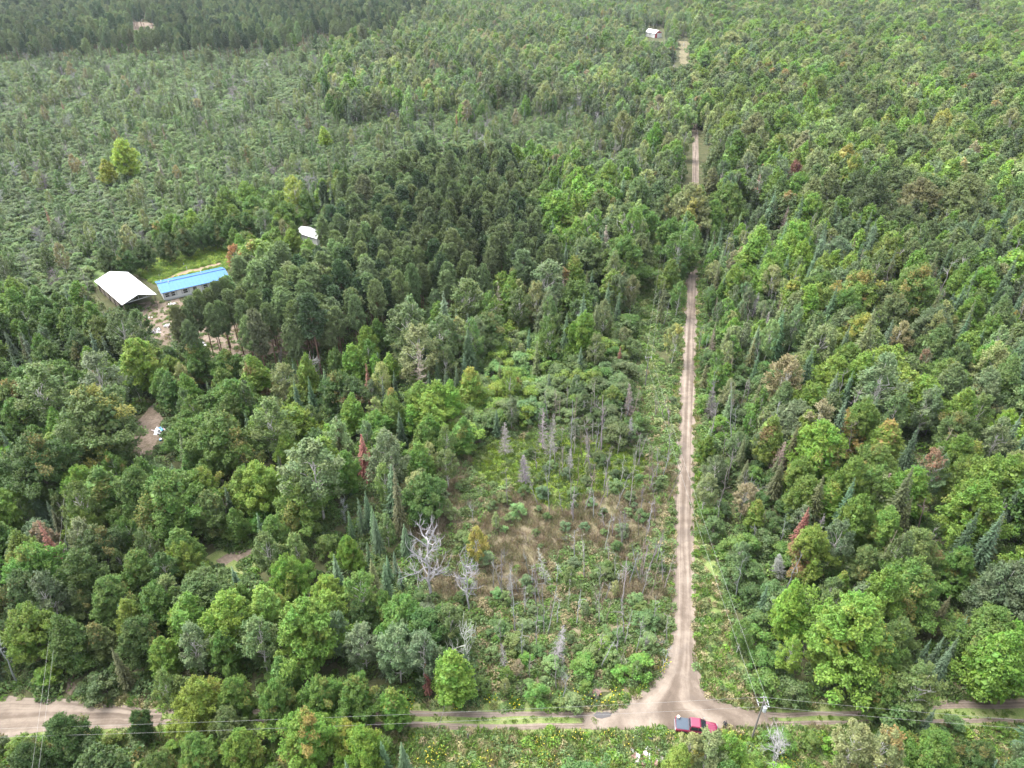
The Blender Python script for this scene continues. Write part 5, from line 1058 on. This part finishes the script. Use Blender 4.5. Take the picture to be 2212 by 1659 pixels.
# ------------------------------------------------------------------ person
def skin_body(name, joints, edges, mat, parent, loc):
    me = bpy.data.meshes.new(name); me.from_pydata([j[0] for j in joints], edges, [])
    o = link(name, me, parent, mat); md = o.modifiers.new('skin', 'SKIN'); o.modifiers.new('sub', 'SUBSURF').render_levels = 2
    for i, j in enumerate(joints): me.skin_vertices[0].data[i].radius = j[1]; me.skin_vertices[0].data[i].use_root = (i == 0)
    md.use_smooth_shade = True; return o
M_CLOTH = paint('dark_clothes', (0.025, 0.027, 0.034), 0.9, 0.3, 6); M_SKIN = paint('skin', (0.45, 0.27, 0.2), 0.55, 0.06, 6); M_HAIR = paint('dark_hair', (0.03, 0.024, 0.02), 0.8, 0.2, 9)
pl = at(1564, 1574); pr = empty('person', (pl.x, pl.y, 0.1), 2.4); tag(pr, 'person in dark clothes standing in front of the red pickup', 'person')
J = [((0, 0, 0.94), (.16, .11)), ((0, 0, 1.15), (.15, .10)), ((0, 0, 1.38), (.18, .11)), ((0, 0.01, 1.50), (.06, .06)), ((0, 0.02, 1.56), (.055, .06)),
     ((.2, 0, 1.42), (.065, .065)), ((.27, -.02, 1.14), (.05, .05)), ((.26, .1, .9), (.04, .04)), ((.25, .13, .84), (.028, .045)),
     ((-.2, 0, 1.42), (.065, .065)), ((-.27, -.02, 1.14), (.05, .05)), ((-.24, .12, .92), (.04, .04)), ((-.23, .15, .86), (.028, .045)),
     ((.1, 0, .86), (.09, .1)), ((.12, .03, .48), (.062, .066)), ((.13, 0, .1), (.045, .05)), ((.14, .13, .04), (.045, .035)),
     ((-.1, 0, .86), (.09, .1)), ((-.13, .08, .48), (.062, .066)), ((-.14, .02, .1), (.045, .05)), ((-.15, .15, .04), (.045, .035))]
E = [(0, 1), (1, 2), (2, 3), (3, 4), (2, 5), (5, 6), (6, 7), (7, 8), (2, 9), (9, 10), (10, 11), (11, 12), (0, 13), (13, 14), (14, 15), (15, 16), (0, 17), (17, 18), (18, 19), (19, 20)]
skin_body('body', J, E, M_CLOTH, pr, None)
def ball(name, c, r, mat, parent, nz=8, na=12, cut=None):
    V, F = [], []
    for i in range(nz + 1):
        th = math.pi * i / nz
        for j in range(na): a = 6.2832 * j / na; V.append((c[0] + r[0] * math.sin(th) * math.cos(a), c[1] + r[1] * math.sin(th) * math.sin(a), c[2] + r[2] * math.cos(th)))
    for i in range(nz if cut is None else cut):
        for j in range(na): F.append((i * na + j, i * na + (j + 1) % na, (i + 1) * na + (j + 1) % na, (i + 1) * na + j))
    return MB().poly(V, F).build(name, mat, parent, 0, True)
hd = ball('head', (0, 0.03, 1.655), (.078, .098, .118), M_SKIN, pr)
ball('hair', (0, 0.015, 1.68), (.088, .105, .11), M_HAIR, hd, 8, 12, 4)
MB().box((0, .13, 1.645), (.025, .035, .04)).build('nose', M_SKIN, hd, 0.006)
for s in (-1, 1):
    MB().box((s * .08, .02, 1.65), (.02, .03, .055)).build('ear', M_SKIN, hd, 0.006); MB().box((s * .03, .118, 1.67), (.02, .01, .01)).build('eye', M_HAIR, hd)
    hb = Vector((.25 if s > 0 else -.23, .14 if s > 0 else .16, .83 if s > 0 else .85)); h = MB(); h.box(hb, (.035, .075, .09))
    for k in range(4): h.bar(hb + Vector((0, -.028 + .019 * k, -.04)), hb + Vector((s * -.012, -.026 + .02 * k, -.115 + .008 * abs(k - 1.5))), .017)
    h.bar(hb + Vector((0, .035, .01)), hb + Vector((s * -.02, .06, -.045)), .018); h.build('hand', M_SKIN, pr, 0.004)

# ------------------------------------------------------------------ utility poles and wires
M_POLE = paint('pole_timber', (0.12, 0.11, 0.1), 0.9, 0.25, 2); M_INS = paint('porcelain', (0.22, 0.22, 0.23), 0.25, 0.05, 3)
m, t, b = nodes('aluminium_wire'); b.inputs['Base Color'].default_value = (0.22, 0.22, 0.21, 1); b.inputs['Roughness'].default_value = 0.6; M_WIRE = m
def pole(base, h, dirs, label, guys=(), xform=False):
    root = empty('utility_pole', base); tag(root, label, 'utility pole')
    MB().cyl((0, 0, -0.3), (0, 0, h), 0.125, 0.085, 12).build('post', M_POLE, root)
    ca = None
    for k, d in enumerate(dirs):
        d = Vector((*d, 0)).normalized(); n_ = Vector((-d.y, d.x, 0)); z = h - 0.35 - 0.35 * k
        ca = MB().bar(n_ * -0.75 + Vector((0, 0, z)) + d * 0.15, n_ * 0.75 + Vector((0, 0, z)) + d * 0.15, 0.1, 0.12).build('crossarm', M_POLE, root)
        for s in (-1, 1):
            p = n_ * s * 0.65 + Vector((0, 0, z)) + d * 0.15
            MB().cyl(p + Vector((0, 0, 0.05)), p + Vector((0, 0, 0.24)), 0.07, 0.05, 8).build('insulator', M_INS, ca)
            for e in (1, -1): MB().cyl(p + d * e * 0.08, p + d * e * 0.42, 0.05, 0.05, 8).build('insulator', M_INS, ca)
    if xform:
        tr = MB().cyl((0.3, -0.22, h - 2.0), (0.3, -0.22, h - 1.15), 0.24, n=14).build('transformer', M_GREY, root)
        for s in (-1, 1): MB().cyl((0.3 + s * 0.1, -0.22, h - 1.15), (0.3 + s * 0.1, -0.22, h - 0.95), 0.04, 0.03, 8).build('bushing', M_INS, tr)
    for g in guys: MB().cyl((0, 0, h - 0.9), g, 0.012, n=5).build('guy_wire', M_WIRE, root)
    return root
P1, P2 = at(1624, 1595), at(1393, 838)
P1.z = P2.z = 0
dl = (P2 - P1).normalized()
pole(P1, 8.6, [(1, 0), (dl.x, dl.y)], 'grey utility pole with two crossarms beside the road junction', [(2.2, -3.5, -8.6 + 8.6)], True)
pole(P2, 8.6, [(dl.x, dl.y)], 'lone utility pole in the cleared strip left of the dirt road')
P3 = at(1440, 500); P3.z = 0; P4 = at(1464, 330); P4.z = 0
pole(P3, 9.0, [(dl.x, dl.y)], 'far utility pole among trees left of the dirt road')
def wire(name, a, b_, sag, label, r=0.011, group=None):
    a, b_ = Vector(a), Vector(b_); n = 24
    P = np.array([a + (b_ - a) * (i / n) - Vector((0, 0, sag * 4 * (i / n) * (1 - i / n))) for i in range(n + 1)])
    V, F = tubes([(P, np.full(n + 1, r))], 5); o = link(name, mesh_np(name, V, [F], mats=[M_WIRE], smooth=True)); tag(o, label, 'power line', group or 'overhead power lines'); return o
nd = Vector((-dl.y, dl.x, 0))
for s, w in ((-1, 'right'), (1, 'left')):
    o1, o2 = nd * s * 0.65, Vector((0, s * 0.65, 0))
    wire('power_line', P1 + o1 + Vector((0, 0, 7.95)), P2 + o1 + Vector((0, 0, 8.3)), 1.2, '%s hand wire crossing the dirt road between the two near poles' % w)
    wire('power_line', P2 + o1 + Vector((0, 0, 8.3)), P3 + o1 + Vector((0, 0, 8.7)), 1.0, '%s hand wire above the cleared strip beyond the lone pole' % w)
    wire('power_line', P3 + o1 + Vector((0, 0, 8.7)), P4 + o1 + Vector((0, 0, 8.7)), 1.0, '%s hand wire among the far trees by the road' % w)
    ww = 'upper' if s > 0 else 'lower'
    e1 = at(-260, 1590 + (-9 if s > 0 else 9), 8.3); e2 = at(2500, 1582 + (-8 if s > 0 else 9), 8.3)
    wire('power_line', P1 + o2 + Vector((0, 0, 8.3)), e1, 0.7, '%s wire along the lane west of the junction pole' % ww, 0.010)
    wire('power_line', P1 + o2 + Vector((0, 0, 8.3)), e2, 0.5, '%s wire along the lane east of the junction pole' % ww, 0.010)
    a = at(150 + 5 * s, 990, 8.3); e = at(48 + 8 * s, 1860, 8.3)
    wire('power_line', a, e, 1.2, '%s hand wire over the dark gap at the left edge' % w, 0.011)
pole(at(153, 1078), 8.6, [(0.1, 1)], 'utility pole hidden among trees where the left wires end')
# thin leaning stake by the lane and short wooden posts
for (x, y, h, ln, lab) in ((1011, 1598, 1.3, 0, 'short grey fence post south of the lane'), (2062, 1572, 1.4, 0.1, 'short wooden post beside the lane near the dark bush'),
                           (1034, 1502, 1.7, 0.05, 'short pale post in the weeds north of the lane')):
    q = at(x, y); o = MB().cyl((0, 0, -0.2), (ln, 0, h), 0.09, 0.07, 8).build('post', M_POLE); o.name = 'wooden_post'; o.location = q; tag(o, lab, 'post')
a, b_ = at(942, 1590), at(967, 1503, 3.0)
o = MB().cyl(a, b_, 0.05, 0.035, 7).build('stake', M_POLE); o.name = 'leaning_stake'; tag(o, 'thin pale leaning pole over the lane by the maples', 'pole')
hq = [at(x, y, 0.12) for x, y in ((1400, 1594), (1418, 1597), (1440, 1601), (1452, 1605), (1468, 1610), (1483, 1616))]
V, F = tubes([(np.array([tuple(p) for p in hq]), np.full(6, 0.09))], 6); o = link('drain_pipe', mesh_np('drain_pipe', V, [F], mats=[M_DARK], smooth=True)); tag(o, 'dark hose lying in the weeds south of the lane', 'hose')

# ------------------------------------------------------------------ scrap heaps
M_SCW = paint('scrap_white', (0.42, 0.42, 0.42), 0.55, 0.12, 3); M_SCB = paint('scrap_blue', (0.06, 0.30, 0.55), 0.5, 0.1, 3); M_SCK = paint('scrap_dark', (0.035, 0.03, 0.03), 0.7, 0.2, 3); M_SCR = paint('scrap_brown', (0.16, 0.09, 0.07), 0.8, 0.2, 3); M_SCP = paint('scrap_pink', (0.30, 0.25, 0.245), 0.7, 0.15, 3)
def heap(px, py, rad, n, mats, label, seed, flat=1.0):
    r = np.random.default_rng(seed); q = at(px, py); root = empty('scrap_heap', q); tag(root, label, 'scrap heap')
    for i in range(n):
        a, d = r.uniform(0, 6.28), rad * r.random() ** 0.6; c = Vector((math.cos(a) * d, math.sin(a) * d * 0.8, 0.15 + 0.4 * r.random() * (1.2 - d / rad) * flat))
        rot = Matrix.Rotation(r.uniform(0, 6.28), 3, 'Z') @ Matrix.Rotation(r.normal() * 0.35, 3, 'X') @ Matrix.Rotation(r.normal() * 0.3, 3, 'Y')
        k = r.integers(0, 3); nm, dm = (('board', (r.uniform(0.9, 1.9), r.uniform(.12, .3), .05)), ('panel', (r.uniform(.6, 1.4), r.uniform(.5, 1.0), .05)), ('box', (r.uniform(.3, .7), r.uniform(.3, .6), r.uniform(.25, .5))))[k]
        MB().box(c, dm, rot).build(nm, mats[r.integers(0, len(mats))], root, 0.01)
    return root
heap(331, 718, 2.0, 26, [M_SCW, M_SCW, M_SCK, M_SCP], 'white and black scrap heap in front of the open shelter', 1)
heap(322, 690, 1.3, 10, [M_SCW, M_SCR, M_GREY], 'small brown and grey scrap heap at the mouth of the shelter', 2, 0.5)
heap(372, 658, 1.1, 8, [M_SCW, M_SCP], 'pale boards lying below the house wall', 3, 0.3)
heap(362, 705, 0.9, 7, [M_SCW, M_SCP], 'pale scrap beside the sandy yard track', 4, 0.3)
heap(436, 745, 1.6, 16, [M_SCW, M_SCK, M_SCW, M_SCP], 'white scrap heap at the foot of the pines', 5)
heap(343, 932, 1.3, 16, [M_SCW, M_SCB, M_GREY, M_SCP], 'scrap heap with blue and white pieces beside the driveway', 6)
heap(352, 950, 0.5, 4, [M_SCB, M_SCW], 'blue and white bags below the driveway heap', 7, 0.6)
heap(440, 1277, 0.8, 14, [M_SCW, M_SCR, M_SCP], 'small white and brown scrap heap in the glade', 8)
heap(1400, 1640, 2.0, 30, [M_SCP, M_SCP, M_SCW, M_SCR], 'pinkish white heap of broken boards south of the lane', 9)
q = at(1281, 1502); heap(1283, 1500, 0.8, 8, [M_WOOD, M_SCR], 'grey brush heap at the edge of the dark gap north of the lane', 10)
for i, (px, py) in enumerate(((481, 596), (562, 594), (412, 640))): pass
for i, (px, py, lab) in enumerate(((398, 575, 'small white marker stake at the far side of the garden'), (404, 583, 'small white marker stake on the bare garden soil'), (345, 600, 'small white marker stake behind the house corner'))):
    q = at(px, py); o = MB().cyl((0, 0, 0), (0, 0, 1.1), 0.08, 0.08, 7).build('stake', M_SCW); o.name = 'marker_stake'; o.location = q; tag(o, lab, 'stake')
q = at(1477, 101); o = MB().cyl((0, 0, -0.2), (0, 0, 3.0), 0.3, 0.25, 8).build('x', M_SCW); o.name = 'marker_post'; o.location = q; tag(o, 'white post in the far road clearing', 'post')

# ------------------------------------------------------------------ thin summer haze
hz = MB().box((0, 1100, 55 - 1.5), (3040, 2540, 113)).build('haze', M_DARK); hz.data.materials.clear()
m = bpy.data.materials.new('haze'); m.use_nodes = True; t = m.node_tree; t.nodes.remove(t.nodes['Principled BSDF'])
pv = t.nodes.new('ShaderNodeVolumePrincipled'); pv.inputs['Color'].default_value = (0.80, 0.88, 0.97, 1); pv.inputs['Density'].default_value = 0.00004; pv.inputs['Anisotropy'].default_value = 0.3
t.links.new(pv.outputs[0], t.nodes['Material Output'].inputs['Volume']); hz.data.materials.append(m); tag(hz, 'thin pale haze over the forest', None, None, 'stuff'); hz['kind'] = 'stuff'
